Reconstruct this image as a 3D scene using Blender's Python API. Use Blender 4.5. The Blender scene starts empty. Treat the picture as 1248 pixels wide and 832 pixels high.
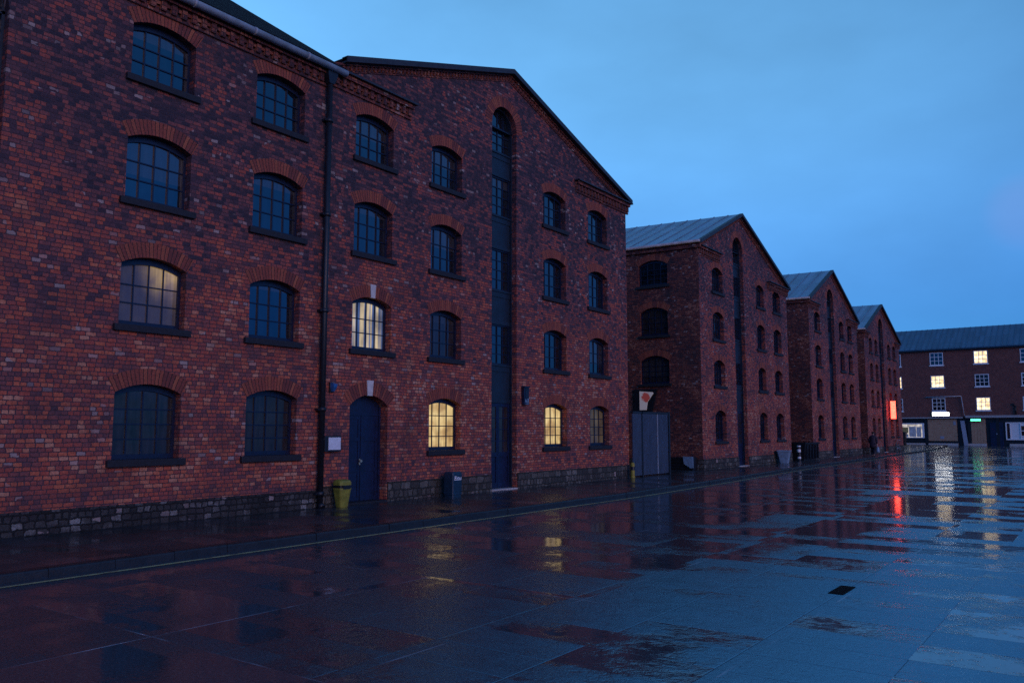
import bpy, bmesh, math, random
from mathutils import Vector, Matrix
from mathutils.geometry import tessellate_polygon
random.seed(11)
C = bpy.context.scene.collection
sc = bpy.context.scene
R = math.radians
EYE = 1.97            # camera height above the road
PAVE = 0.12           # pavement height above the road
FX = -15.5            # the street front of the warehouses stands on this plane
Zc = lambda z: z + EYE

# ------------------------------------------------------------------ objects
def _world_origin(p):
    v = Vector((0, 0, 0))
    while p is not None:
        v += p.location
        p = p.parent
    return v

def obj(name, bm, mat, parent=None, smooth=False, origin=None):
    me = bpy.data.meshes.new(name)
    o = bpy.data.objects.new(name, me)
    C.objects.link(o)
    if parent is not None:
        o.parent = parent
        off = _world_origin(parent)
    else:
        off = Vector(origin) if origin is not None else Vector((0, 0, 0))
        o.location = off
    if off.length > 0:
        bmesh.ops.translate(bm, verts=bm.verts, vec=-off)
    if smooth:
        for f in bm.faces:
            f.smooth = True
    bm.to_mesh(me)
    bm.free()
    for m in (mat if isinstance(mat, (list, tuple)) else [mat]):
        me.materials.append(m)
    return o

def tag(o, label=None, cat=None, group=None, kind=None):
    if label: o['label'] = label
    if cat: o['category'] = cat
    if group: o['group'] = group
    if kind: o['kind'] = kind
    return o

def thing(name, label, cat, loc, group=None):
    o = bpy.data.objects.new(name, None)
    o.empty_display_size = 0.3
    C.objects.link(o)
    o.location = loc
    return tag(o, label, cat, group)

# ------------------------------------------------------------------ meshes
def NB():
    bm = bmesh.new()
    bm.loops.layers.uv.new('UVMap')
    return bm

def face(bm, pts, uvs=None):
    vs = [bm.verts.new(p) for p in pts]
    try:
        f = bm.faces.new(vs)
    except ValueError:
        return None
    if uvs:
        l = bm.loops.layers.uv.active
        for lp, q in zip(f.loops, uvs):
            lp[l].uv = q
    return f

def box(bm, a, b, P=None, bev=0):
    """axis box from corner a to corner b; P maps (u,v,d) to the world"""
    x0, y0, z0 = [min(p, q) for p, q in zip(a, b)]
    x1, y1, z1 = [max(p, q) for p, q in zip(a, b)]
    P = P or (lambda x, y, z: Vector((x, y, z)))
    c = [(x0, y0, z0), (x1, y0, z0), (x1, y1, z0), (x0, y1, z0), (x0, y0, z1), (x1, y0, z1), (x1, y1, z1), (x0, y1, z1)]
    vs = [bm.verts.new(P(*p)) for p in c]
    l = bm.loops.layers.uv.active
    fs = []
    for idx, ax in (((0, 3, 2, 1), 2), ((4, 5, 6, 7), 2), ((0, 1, 5, 4), 1), ((2, 3, 7, 6), 1), ((1, 2, 6, 5), 0), ((3, 0, 4, 7), 0)):
        f = bm.faces.new([vs[i] for i in idx])
        fs.append(f)
        if l:
            for lp, i in zip(f.loops, idx):
                p = c[i]
                lp[l].uv = (p[0], p[1]) if ax == 2 else ((p[0], p[2]) if ax == 1 else (p[2], p[1]))
    if bev:
        bmesh.ops.recalc_face_normals(bm, faces=fs)
        es = list({e for f in fs for e in f.edges})
        bmesh.ops.bevel(bm, geom=es, offset=bev, segments=2, profile=0.6, affect='EDGES')
    return fs

def prism(bm, poly, d0, d1, P):
    """polygon in (u,v) given thickness between depths d0 and d1"""
    n = len(poly)
    a = [bm.verts.new(P(u, v, d0)) for u, v in poly]
    b = [bm.verts.new(P(u, v, d1)) for u, v in poly]
    l = bm.loops.layers.uv.active
    f1 = bm.faces.new(a)
    f2 = bm.faces.new(list(reversed(b)))
    if l:
        for f, q in ((f1, poly), (f2, list(reversed(poly)))):
            for lp, p in zip(f.loops, q): lp[l].uv = p
    for i in range(n):
        j = (i + 1) % n
        f = bm.faces.new([a[j], a[i], b[i], b[j]])
        if l:
            L = math.hypot(poly[j][0] - poly[i][0], poly[j][1] - poly[i][1])
            for lp, q in zip(f.loops, ((L, d0), (0, d0), (0, d1), (L, d1))): lp[l].uv = q

def tube(bm, p0, p1, r, n=10, r1=None, caps=True):
    p0, p1 = Vector(p0), Vector(p1)
    d = (p1 - p0)
    if d.length < 1e-6: return
    q = d.to_track_quat('Z', 'Y')
    r1 = r if r1 is None else r1
    A, B = [], []
    for i in range(n):
        t = 2 * math.pi * i / n
        e = Vector((math.cos(t), math.sin(t), 0))
        A.append(bm.verts.new(p0 + q @ (e * r)))
        B.append(bm.verts.new(p1 + q @ (e * r1)))
    for i in range(n):
        j = (i + 1) % n
        bm.faces.new([A[i], A[j], B[j], B[i]]).smooth = True
    if caps:
        bm.faces.new(list(reversed(A)))
        bm.faces.new(B)

def ring(bm, c, axis, R0, r, n=28, m=8):
    """torus"""
    c = Vector(c); q = Vector(axis).to_track_quat('Z', 'Y')
    V = []
    for i in range(n):
        t = 2 * math.pi * i / n
        row = []
        for k in range(m):
            s = 2 * math.pi * k / m
            p = Vector(((R0 + r * math.cos(s)) * math.cos(t), (R0 + r * math.cos(s)) * math.sin(t), r * math.sin(s)))
            row.append(bm.verts.new(c + q @ p))
        V.append(row)
    for i in range(n):
        for k in range(m):
            bm.faces.new([V[i][k], V[(i + 1) % n][k], V[(i + 1) % n][(k + 1) % m], V[i][(k + 1) % m]]).smooth = True

def loft(bm, rings, close=True):
    V = [[bm.verts.new(p) for p in r] for r in rings]
    n = len(V[0])
    for a, b in zip(V, V[1:]):
        for i in range(n):
            j = (i + 1) % n
            bm.faces.new([a[i], a[j], b[j], b[i]])
    if close:
        bm.faces.new(list(reversed(V[0])))
        bm.faces.new(V[-1])

def rrect(cx, cy, z, w, d, r, n=3):
    pts = []
    for sx, sy, a0 in ((1, 1, 0), (-1, 1, 90), (-1, -1, 180), (1, -1, 270)):
        for k in range(n + 1):
            a = R(a0 + 90 * k / n)
            pts.append(Vector((cx + sx * (w / 2 - r) + r * math.cos(a), cy + sy * (d / 2 - r) + r * math.sin(a), z)))
    return pts

# ------------------------------------------------------------------ materials
class G:
    def __init__(s, name):
        s.m = bpy.data.materials.new(name)
        s.m.use_nodes = True
        s.nt = s.m.node_tree
        s.nt.nodes.clear()
        s.out = s.nt.nodes.new('ShaderNodeOutputMaterial')
    def n(s, t, **kw):
        nd = s.nt.nodes.new(t)
        for k, v in kw.items():
            setattr(nd, k, v)
        return nd
    def put(s, sock, v):
        if v is None: return
        if isinstance(v, bpy.types.NodeSocket): s.nt.links.new(v, sock)
        else: sock.default_value = v
    def mt(s, op, a, b=None, c=None, clamp=False):
        nd = s.n('ShaderNodeMath', operation=op, use_clamp=clamp)
        for i, v in enumerate((a, b, c)): s.put(nd.inputs[i], v)
        return nd.outputs[0]
    def smooth(s, x, a, b, lo=0.0, hi=1.0):
        nd = s.n('ShaderNodeMapRange', interpolation_type='SMOOTHSTEP')
        s.put(nd.inputs['Value'], x)
        for k, v in (('From Min', a), ('From Max', b), ('To Min', lo), ('To Max', hi)): s.put(nd.inputs[k], v)
        return nd.outputs[0]
    def lin(s, x, a, b, lo=0.0, hi=1.0):
        nd = s.n('ShaderNodeMapRange')
        s.put(nd.inputs['Value'], x)
        for k, v in (('From Min', a), ('From Max', b), ('To Min', lo), ('To Max', hi)): s.put(nd.inputs[k], v)
        return nd.outputs[0]
    def uv(s):
        return s.n('ShaderNodeTexCoord').outputs['UV']
    def ob(s):
        return s.n('ShaderNodeTexCoord').outputs['Object']
    def pos(s):
        return s.n('ShaderNodeNewGeometry').outputs['Position']
    def sep(s, v):
        nd = s.n('ShaderNodeSeparateXYZ'); s.put(nd.inputs[0], v)
        return nd.outputs
    def comb(s, x, y, z=0.0):
        nd = s.n('ShaderNodeCombineXYZ')
        for i, v in enumerate((x, y, z)): s.put(nd.inputs[i], v)
        return nd.outputs[0]
    def noise(s, vec, scale, detail=3, rough=0.55, col=False, dist=0.0):
        nd = s.n('ShaderNodeTexNoise')
        s.put(nd.inputs['Vector'], vec)
        nd.inputs['Scale'].default_value = scale
        nd.inputs['Detail'].default_value = detail
        nd.inputs['Roughness'].default_value = rough
        nd.inputs['Distortion'].default_value = dist
        return nd.outputs['Color' if col else 'Fac']
    def white(s, vec, col=False):
        nd = s.n('ShaderNodeTexWhiteNoise', noise_dimensions='3D')
        s.put(nd.inputs['Vector'], vec)
        return nd.outputs['Color' if col else 'Value']
    def mapv(s, vec, sc=(1, 1, 1), loc=(0, 0, 0)):
        nd = s.n('ShaderNodeMapping')
        s.put(nd.inputs['Vector'], vec)
        nd.inputs['Scale'].default_value = sc
        nd.inputs['Location'].default_value = loc
        return nd.outputs[0]
    def ramp(s, x, stops, interp='LINEAR'):
        nd = s.n('ShaderNodeValToRGB')
        cr = nd.color_ramp
        cr.interpolation = interp
        while len(cr.elements) < len(stops): cr.elements.new(0.5)
        for e, (p, c) in zip(cr.elements, stops):
            e.position = p
            e.color = (*c, 1)
        s.put(nd.inputs[0], x)
        return nd.outputs[0]
    def mix(s, f, a, b, blend='MIX'):
        nd = s.n('ShaderNodeMix', data_type='RGBA', blend_type=blend)
        s.put(nd.inputs[0], f)
        for i, v in ((6, a), (7, b)):
            s.put(nd.inputs[i], (*v, 1) if isinstance(v, tuple) and len(v) == 3 else v)
        return nd.outputs[2]
    def bump(s, h, dist=0.01, strength=1.0, normal=None):
        nd = s.n('ShaderNodeBump')
        nd.inputs['Strength'].default_value = strength
        nd.inputs['Distance'].default_value = dist
        s.put(nd.inputs['Height'], h)
        if normal is not None: s.put(nd.inputs['Normal'], normal)
        return nd.outputs[0]
    def bsdf(s, color=None, rough=0.6, normal=None, metal=0.0, spec=0.5, ior=1.45, coat=0.0, emit=None, estr=0.0, stint=None):
        nd = s.n('ShaderNodeBsdfPrincipled')
        if stint: nd.inputs['Specular Tint'].default_value = (*stint, 1)
        s.put(nd.inputs['Base Color'], (*color, 1) if isinstance(color, tuple) and len(color) == 3 else color)
        s.put(nd.inputs['Roughness'], rough)
        s.put(nd.inputs['Metallic'], metal)
        s.put(nd.inputs['Specular IOR Level'], spec)
        s.put(nd.inputs['IOR'], ior)
        s.put(nd.inputs['Coat Weight'], coat)
        if normal is not None: s.put(nd.inputs['Normal'], normal)
        if emit is not None:
            s.put(nd.inputs['Emission Color'], (*emit, 1) if isinstance(emit, tuple) and len(emit) == 3 else emit)
            s.put(nd.inputs['Emission Strength'], estr)
        s.nt.links.new(nd.outputs[0], s.out.inputs['Surface'])
        return nd

def simple(name, col, rough=0.5, metal=0.0, var=0.25, scale=6.0, bump=0.003, spec=0.5, coat=0.0):
    g = G(name)
    p = g.ob()
    n = g.noise(p, scale, 5, 0.6)
    n2 = g.noise(p, scale * 7, 3, 0.6)
    k = g.lin(n, 0.3, 0.7, 1 - var, 1 + var)
    c = g.mix(1.0, tuple(col), g.comb(k, k, k), 'MULTIPLY')
    r = g.lin(n2, 0.3, 0.7, max(0.03, rough - 0.12), min(1, rough + 0.12))
    g.bsdf(c, r, g.bump(n2, bump, 0.6), metal, spec, coat=coat)
    return g.m

def emitter(name, col, strength, var=0.2):
    g = G(name)
    n = g.noise(g.uv(), 5.0, 3)
    k = g.lin(n, 0.3, 0.7, strength * (1 - var), strength * (1 + var))
    g.bsdf((0.3, 0.3, 0.3), 0.4, emit=tuple(col), estr=k)
    return g.m

def brick_mat(name, w, h, stops, mortar, seam=0.010, soot=0.5, relief=0.010, wob=0.012, pale=0.03, rough=0.8, patch=0.27, vary=0.35, seed=0.0, plum=0.04):  # plum: tone shift high on the wall, painted lamplight falloff
    g = G(name)
    uv = g.uv()
    warp = g.noise(uv, 7.0, 3, 0.6, col=True)
    wc = g.n('ShaderNodeVectorMath', operation='SUBTRACT'); g.put(wc.inputs[0], warp); wc.inputs[1].default_value = (0.5, 0.5, 0.5)
    wv = g.n('ShaderNodeVectorMath', operation='MULTIPLY_ADD')
    g.put(wv.inputs[0], wc.outputs[0]); wv.inputs[1].default_value = (wob * 2.2, wob * 1.5, 0); g.put(wv.inputs[2], uv)
    u, v, _ = g.sep(wv.outputs[0])
    rf = g.mt('DIVIDE', v, h)
    row = g.mt('FLOOR', rf)
    fv = g.mt('SUBTRACT', rf, row)
    wr = g.white(g.comb(row, 3.7 + seed, 1.3))
    odd = g.mt('MODULO', g.mt('ABSOLUTE', row), 2.0)
    width = g.mt('MULTIPLY', g.lin(wr, 0, 1, 1 - vary, 1 + vary), w)
    uu = g.mt('ADD', g.mt('DIVIDE', u, width), g.mt('MULTIPLY_ADD', odd, 0.5, g.mt('MULTIPLY', wr, 7.0)))
    col = g.mt('FLOOR', uu)
    fu = g.mt('SUBTRACT', uu, col)
    idv = g.comb(col, row, seed)
    rc = g.sep(g.white(idv, col=True))
    eu = g.mt('MULTIPLY', g.mt('MINIMUM', fu, g.mt('SUBTRACT', 1.0, fu)), width)
    ev = g.mt('MULTIPLY', g.mt('MINIMUM', fv, g.mt('SUBTRACT', 1.0, fv)), h)
    e = g.mt('SMOOTH_MIN', eu, ev, 0.022)
    fine = g.noise(uv, 60.0, 3, 0.65)
    e2 = g.mt('ADD', e, g.mt('MULTIPLY_ADD', g.noise(uv, 28.0, 3, 0.6), 0.026, -0.013))
    m = g.smooth(e2, seam * 0.35, seam)
    big = g.noise(uv, 0.55, 5, 0.6)
    mid = g.noise(g.mapv(uv, (1, 1, 1), (7.3, 3.1, 0)), 2.1, 4, 0.65)
    t = g.mt('ADD', g.mt('ADD', 0.035, g.mt('MULTIPLY', rc[0], 0.67)), g.mt('MULTIPLY', g.lin(big, 0.3, 0.7, -patch * 0.5, patch), 1.0))
    t = g.mt('ADD', t, g.mt('MULTIPLY_ADD', mid, 0.5, -0.14))
    t = g.mt('ADD', t, g.smooth(v, 3.2, 9.2, 0.07, plum), clamp=True)   # lamplight falloff painted into the brick: redder low down, darker plum higher up
    c = g.ramp(t, stops)
    inner = g.lin(g.noise(uv, 26.0, 5, 0.75), 0.28, 0.72, 0.50, 1.55)
    c = g.mix(1.0, c, g.comb(inner, inner, inner), 'MULTIPLY')
    # pale salted or replaced bricks, in loose clusters
    cl = g.smooth(g.noise(g.mapv(uv, (1, 1.6, 1), (2.2, 9.1, 0)), 0.9, 3, 0.6), 0.48, 0.66)
    pb = g.mt('GREATER_THAN', rc[1], g.mt('SUBTRACT', 1.0, g.mt('MULTIPLY_ADD', cl, pale * 4, pale * 0.35)))
    c = g.mix(g.mt('MULTIPLY', pb, g.lin(rc[2], 0, 1, 0.35, 0.95)), c, (0.36, 0.27, 0.25))
    so = g.smooth(g.noise(g.mapv(uv, (0.8, 1.3, 1), (31, 17, 0)), 0.8, 6, 0.68), 0.42, 0.72)
    c = g.mix(g.mt('MULTIPLY', so, soot), c, (0.035, 0.026, 0.03))
    stk = g.mt('MULTIPLY', g.smooth(g.noise(g.mapv(uv, (2.6, 0.16, 1), (5, 3, 0)), 1.0, 5, 0.62), 0.53, 0.72), g.smooth(g.noise(g.mapv(uv, (0.5, 0.35, 1), (9, 4, 0)), 1.0, 3), 0.42, 0.6))
    c = g.mix(g.mt('MULTIPLY', stk, soot * 0.85), c, (0.026, 0.022, 0.028))
    c = g.mix(m, mortar, c)
    ht = g.mt('ADD', g.mt('MULTIPLY', m, g.lin(rc[2], 0, 1, 0.55, 1.0)), g.mt('MULTIPLY', g.noise(uv, 45.0, 4, 0.7), 0.45))
    rg = g.lin(fine, 0.3, 0.7, rough - 0.18, min(1, rough + 0.1))
    g.bsdf(c, rg, g.bump(ht, relief, 1.0), spec=0.35)
    return g.m

RED = [(0.0, (0.034, 0.024, 0.036)), (0.20, (0.090, 0.042, 0.054)), (0.42, (0.22, 0.066, 0.060)), (0.62, (0.34, 0.070, 0.048)), (0.82, (0.45, 0.112, 0.058)), (1.0, (0.48, 0.22, 0.14))]
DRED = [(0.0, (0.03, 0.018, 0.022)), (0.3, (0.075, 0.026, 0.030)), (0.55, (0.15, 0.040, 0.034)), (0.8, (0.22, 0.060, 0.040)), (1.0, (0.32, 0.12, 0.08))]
M = {}
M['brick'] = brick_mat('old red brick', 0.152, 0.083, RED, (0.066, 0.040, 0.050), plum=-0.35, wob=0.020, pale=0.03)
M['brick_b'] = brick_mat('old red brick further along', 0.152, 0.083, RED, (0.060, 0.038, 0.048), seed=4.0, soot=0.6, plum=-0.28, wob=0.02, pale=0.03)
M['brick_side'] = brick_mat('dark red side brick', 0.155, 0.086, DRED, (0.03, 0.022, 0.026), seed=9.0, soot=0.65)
M['brick_far'] = brick_mat('plain brown brick', 0.22, 0.08, [(0, (0.11, 0.045, 0.04)), (0.5, (0.17, 0.06, 0.05)), (1, (0.23, 0.085, 0.065))], (0.09, 0.06, 0.06), seed=14.0, soot=0.3, pale=0.0, patch=0.15, vary=0.05)
ORANGE = [(0.0, (0.07, 0.028, 0.030)), (0.35, (0.17, 0.043, 0.034)), (0.65, (0.26, 0.062, 0.038)), (1.0, (0.34, 0.10, 0.05))]
M['arch'] = brick_mat('rubbed arch brick', 0.083, 0.60, ORANGE, (0.04, 0.022, 0.022), seam=0.009, soot=0.25, pale=0.0, patch=0.1, vary=0.0, wob=0.008, seed=2.0)
STONE = [(0.0, (0.012, 0.012, 0.013)), (0.45, (0.030, 0.028, 0.028)), (0.8, (0.058, 0.055, 0.052)), (1.0, (0.22, 0.21, 0.20))]
M['plinth_dark'] = brick_mat('blackened plinth of brick and stone', 0.15, 0.125, STONE, (0.016, 0.015, 0.015), seam=0.018, relief=0.04, wob=0.06, pale=0.055, soot=0.85, vary=0.5, patch=0.5)
STONE2 = [(0.0, (0.02, 0.019, 0.018)), (0.4, (0.048, 0.045, 0.040)), (0.75, (0.10, 0.092, 0.078)), (1.0, (0.20, 0.185, 0.16))]
M['plinth'] = brick_mat('rough mossy stone plinth', 0.27, 0.20, STONE2, (0.03, 0.03, 0.026), seam=0.024, relief=0.04, wob=0.09, pale=0.01, soot=0.9, vary=0.35, seed=5.0)
M['keystone'] = simple('pale keystone', (0.52, 0.50, 0.48), 0.7, var=0.2, scale=9)
M['navy'] = simple('navy gloss paint', (0.007, 0.012, 0.034), 0.38, var=0.25, scale=8, bump=0.002)
M['navy_door'] = simple('worn navy door paint', (0.006, 0.012, 0.042), 0.45, var=0.3, scale=5, bump=0.003)
M['panel_blue'] = simple('slate blue painted boards', (0.009, 0.019, 0.034), 0.5, var=0.25, scale=3)
M['sill'] = simple('blackened stone sill', (0.010, 0.011, 0.017), 0.7, var=0.35, scale=12, bump=0.006)
M['iron'] = simple('black cast iron', (0.012, 0.013, 0.018), 0.42, var=0.3, scale=10)
M['lead'] = simple('dark lead and slate edge', (0.020, 0.022, 0.030), 0.55, var=0.3, scale=5)
M['gutter'] = simple('grey zinc gutter', (0.30, 0.33, 0.37), 0.5, metal=0.0, var=0.3, scale=4)
M['white_paint'] = simple('white window paint', (0.72, 0.73, 0.74), 0.45, var=0.12, scale=8)
M['brass'] = simple('dull brass', (0.55, 0.45, 0.30), 0.35, metal=0.7, var=0.2, scale=20)
M['yellow_bin'] = simple('faded yellow green plastic', (0.21, 0.20, 0.03), 0.5, var=0.35, scale=7)
M['yellow_post'] = simple('yellow post paint', (0.26, 0.22, 0.03), 0.5, var=0.25, scale=12)
M['teal_bin'] = simple('dark blue bin plastic', (0.012, 0.035, 0.062), 0.4, var=0.25, scale=6)
M['black_plastic'] = simple('black plastic', (0.010, 0.010, 0.013), 0.45, var=0.3, scale=9)
M['pale_blue'] = simple('pale blue plastic', (0.18, 0.27, 0.36), 0.4, var=0.25, scale=6)
M['label_white'] = simple('white label', (0.75, 0.78, 0.80), 0.5, var=0.1)
M['notice'] = simple('pale notice sheet', (0.62, 0.66, 0.72), 0.35, var=0.12, scale=9)
M['skin'] = simple('skin', (0.45, 0.27, 0.20), 0.5, var=0.1)
M['hair'] = simple('dark hair', (0.02, 0.015, 0.012), 0.6)
M['coat'] = simple('dark plum coat', (0.022, 0.014, 0.026), 0.75, var=0.3, scale=9, bump=0.008)
M['trousers'] = simple('dark trousers', (0.012, 0.014, 0.024), 0.8, var=0.3, scale=9, bump=0.006)
M['shoe'] = simple('black shoe', (0.01, 0.01, 0.01), 0.4)
M['tyre'] = simple('tyre rubber', (0.012, 0.012, 0.013), 0.7)
M['bike'] = simple('teal bicycle paint', (0.02, 0.10, 0.11), 0.35)
M['steel'] = simple('wheel rim steel', (0.4, 0.42, 0.45), 0.35, metal=0.8)
M['shutter_brown'] = simple('brown boarded shopfront', (0.38, 0.23, 0.14), 0.6, var=0.15, scale=3)
M['shop_black'] = simple('black shopfront timber', (0.010, 0.011, 0.014), 0.5, var=0.25)
M['fascia'] = simple('grey shop fascia', (0.34, 0.32, 0.32), 0.5, var=0.2)
M['pale_stone'] = simple('pale stone step', (0.46, 0.42, 0.39), 0.6, var=0.2)
M['white_board'] = simple('white board', (0.26, 0.28, 0.34), 0.5, var=0.15)
M['poster'] = simple('paper posters', (0.55, 0.54, 0.52), 0.5, var=0.35, scale=2.5)
M['mustard'] = simple('mustard poster', (0.42, 0.30, 0.10), 0.5, var=0.3, scale=3)
M['neon_white'] = emitter('cold white lit sign', (0.90, 0.94, 1.0), 2.6, 0.05)
M['neon_red'] = emitter('red orange neon', (1.0, 0.06, 0.03), 3.4, 0.3)
M['neon_green'] = emitter('green lit sign', (0.10, 0.95, 0.50), 1.2, 0.1)

def metal_roof(name='weathered sheet roof', col=(0.16, 0.27, 0.34)):
    g = G(name)
    uv = g.uv()
    n = g.noise(g.mapv(uv, (0.5, 3.0, 1)), 1.2, 5, 0.6)
    u, v, _ = g.sep(uv)
    sheet = g.white(g.comb(g.mt('FLOOR', g.mt('DIVIDE', u, 0.62)), g.mt('FLOOR', g.mt('DIVIDE', v, 1.7)), 3.0))
    k = g.mt('MULTIPLY', g.lin(n, 0.3, 0.7, 0.75, 1.25), g.lin(sheet, 0, 1, 0.85, 1.15))
    c = g.mix(1.0, tuple(col), g.comb(k, k, k), 'MULTIPLY')
    g.bsdf(c, g.lin(n, 0.3, 0.7, 0.3, 0.55), g.bump(g.noise(uv, 6, 3), 0.01, 0.5), 0.15, 0.5)
    return g.m
M['roof'] = metal_roof()
M['roof_far'] = metal_roof('darker sheet roof', (0.06, 0.13, 0.19))
M['slate'] = simple('dark wet slate', (0.008, 0.008, 0.011), 0.92, spec=0.1, var=0.3, scale=3, bump=0.01)

def glass(name, base, rough=0.04, ior=1.95, emit=None, kind=None):
    g = G(name)
    uv = g.uv()
    wob = g.bump(g.noise(uv, 2.6, 2, 0.5), 0.010, 0.35)
    if emit is None:
        n = g.noise(g.mapv(uv, (5, 0.8, 1)), 1.5, 4, 0.6)
        k = g.lin(n, 0.3, 0.7, 0.5, 1.5)
        c = g.mix(1.0, tuple(base), g.comb(k, k, k), 'MULTIPLY')
        rnd = g.n('ShaderNodeObjectInfo').outputs['Random']
        gz = g.sep(g.n('ShaderNodeTexCoord').outputs['Generated'])[2]
        edge = g.lin(rnd, 0.45, 1.0, 1.05, 0.25)
        fold = g.lin(g.noise(g.mapv(uv, (7, 0.3, 1)), 1.5, 3, 0.6), 0.3, 0.7, 0.6, 1.3)
        blind = g.mt('MULTIPLY', g.smooth(gz, g.mt('SUBTRACT', edge, 0.01), edge), 0.75)
        c = g.mix(blind, c, g.mix(1.0, (0.042, 0.040, 0.044), g.comb(fold, fold, fold), 'MULTIPLY'))
        g.bsdf(c, rough, wob, 0, 0.5, ior)
    else:
        u, v, _ = g.sep(uv)
        fold = g.noise(g.mapv(uv, (9, 0.5, 1)), 1.6, 4, 0.6)
        bl = g.noise(g.mapv(uv, (1, 1, 1), (4, 2, 0)), 1.7, 3, 0.55)
        k = g.mt('MULTIPLY', g.lin(fold, 0.3, 0.7, 0.62, 1.25), g.lin(bl, 0.3, 0.7, 0.45, 1.35))
        ec = g.mix(g.smooth(bl, 0.35, 0.62), emit[1], emit[0])
        if kind == 'corner':
            d = g.n('ShaderNodeVectorMath', operation='DISTANCE')
            g.put(d.inputs[0], uv); d.inputs[1].default_value = (9.62, 5.33, 0)
            k = g.mt('MULTIPLY', k, g.smooth(d.outputs['Value'], 1.0, 0.05, 0.035, 1.0))
        if kind == 'curtain':
            st = g.smooth(g.noise(g.mapv(uv, (6.5, 0.12, 1), (1.7, 0, 0)), 1.0, 1), 0.42, 0.56)
            k = g.mt('MULTIPLY', k, g.lin(st, 0, 1, 0.55, 1.1))
            ec = g.mix(st, (0.16, 0.30, 0.75), emit[0])
        g.bsdf(tuple(base), 0.06, wob, 0, 0.5, 1.5, emit=ec, estr=g.mt('MULTIPLY', k, emit[2]))
    return g.m
M['glass'] = glass('old window glass', (0.006, 0.009, 0.014))
M['glass_low'] = glass('window glass with drawn blind', (0.026, 0.022, 0.024), 0.10, 1.6)
M['lit'] = glass('lamplit window', (0.05, 0.05, 0.05), emit=((1.0, 0.72, 0.30), (1.0, 0.60, 0.20), 0.33))
M['lit_dim'] = glass('faintly lit window', (0.04, 0.04, 0.04), emit=((0.95, 0.62, 0.28), (0.8, 0.5, 0.24), 0.028))
M['lit_corner'] = glass('window with lamp deep in the room', (0.075, 0.07, 0.085), emit=((1.0, 0.66, 0.25), (0.75, 0.5, 0.4), 0.19), kind='corner')
M['lit_curtain'] = glass('lit curtained window', (0.05, 0.05, 0.06), emit=((1.0, 0.78, 0.44), (1, 0.7, 0.4), 0.24), kind='curtain')
M['lit_far'] = glass('bright far window', (0.05, 0.05, 0.05), emit=((1.0, 0.80, 0.48), (1.0, 0.70, 0.36), 0.95))
M['shop_lit'] = glass('shop window', (0.2, 0.2, 0.2), emit=((0.9, 0.8, 0.7), (0.6, 0.52, 0.45), 0.34))

def gate_mat():
    g = G('ribbed blue grey gate sheet')
    uv = g.uv()
    u, v, _ = g.sep(uv)
    n = g.noise(g.mapv(uv, (4, 0.7, 1)), 1.5, 5, 0.6)
    k = g.lin(n, 0.3, 0.7, 0.7, 1.3)
    c = g.mix(1.0, (0.042, 0.058, 0.090), g.comb(k, k, k), 'MULTIPLY')
    g.bsdf(c, 0.5, g.bump(g.noise(uv, 8, 3), 0.004, 0.5), 0.0)
    return g.m
M['gate'] = gate_mat()

def wall_sign_mat():
    g = G('white sign with red mark')
    uv = g.uv()
    d = g.n('ShaderNodeVectorMath', operation='DISTANCE')
    g.put(d.inputs[0], uv); d.inputs[1].default_value = (0.36, 0.62, 0)
    dn = g.mt('ADD', d.outputs['Value'], g.mt('MULTIPLY_ADD', g.noise(uv, 6, 4), 0.34, -0.17))
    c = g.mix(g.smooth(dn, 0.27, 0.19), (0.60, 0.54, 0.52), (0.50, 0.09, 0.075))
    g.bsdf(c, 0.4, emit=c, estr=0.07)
    return g.m
M['wall_sign'] = wall_sign_mat()

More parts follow.
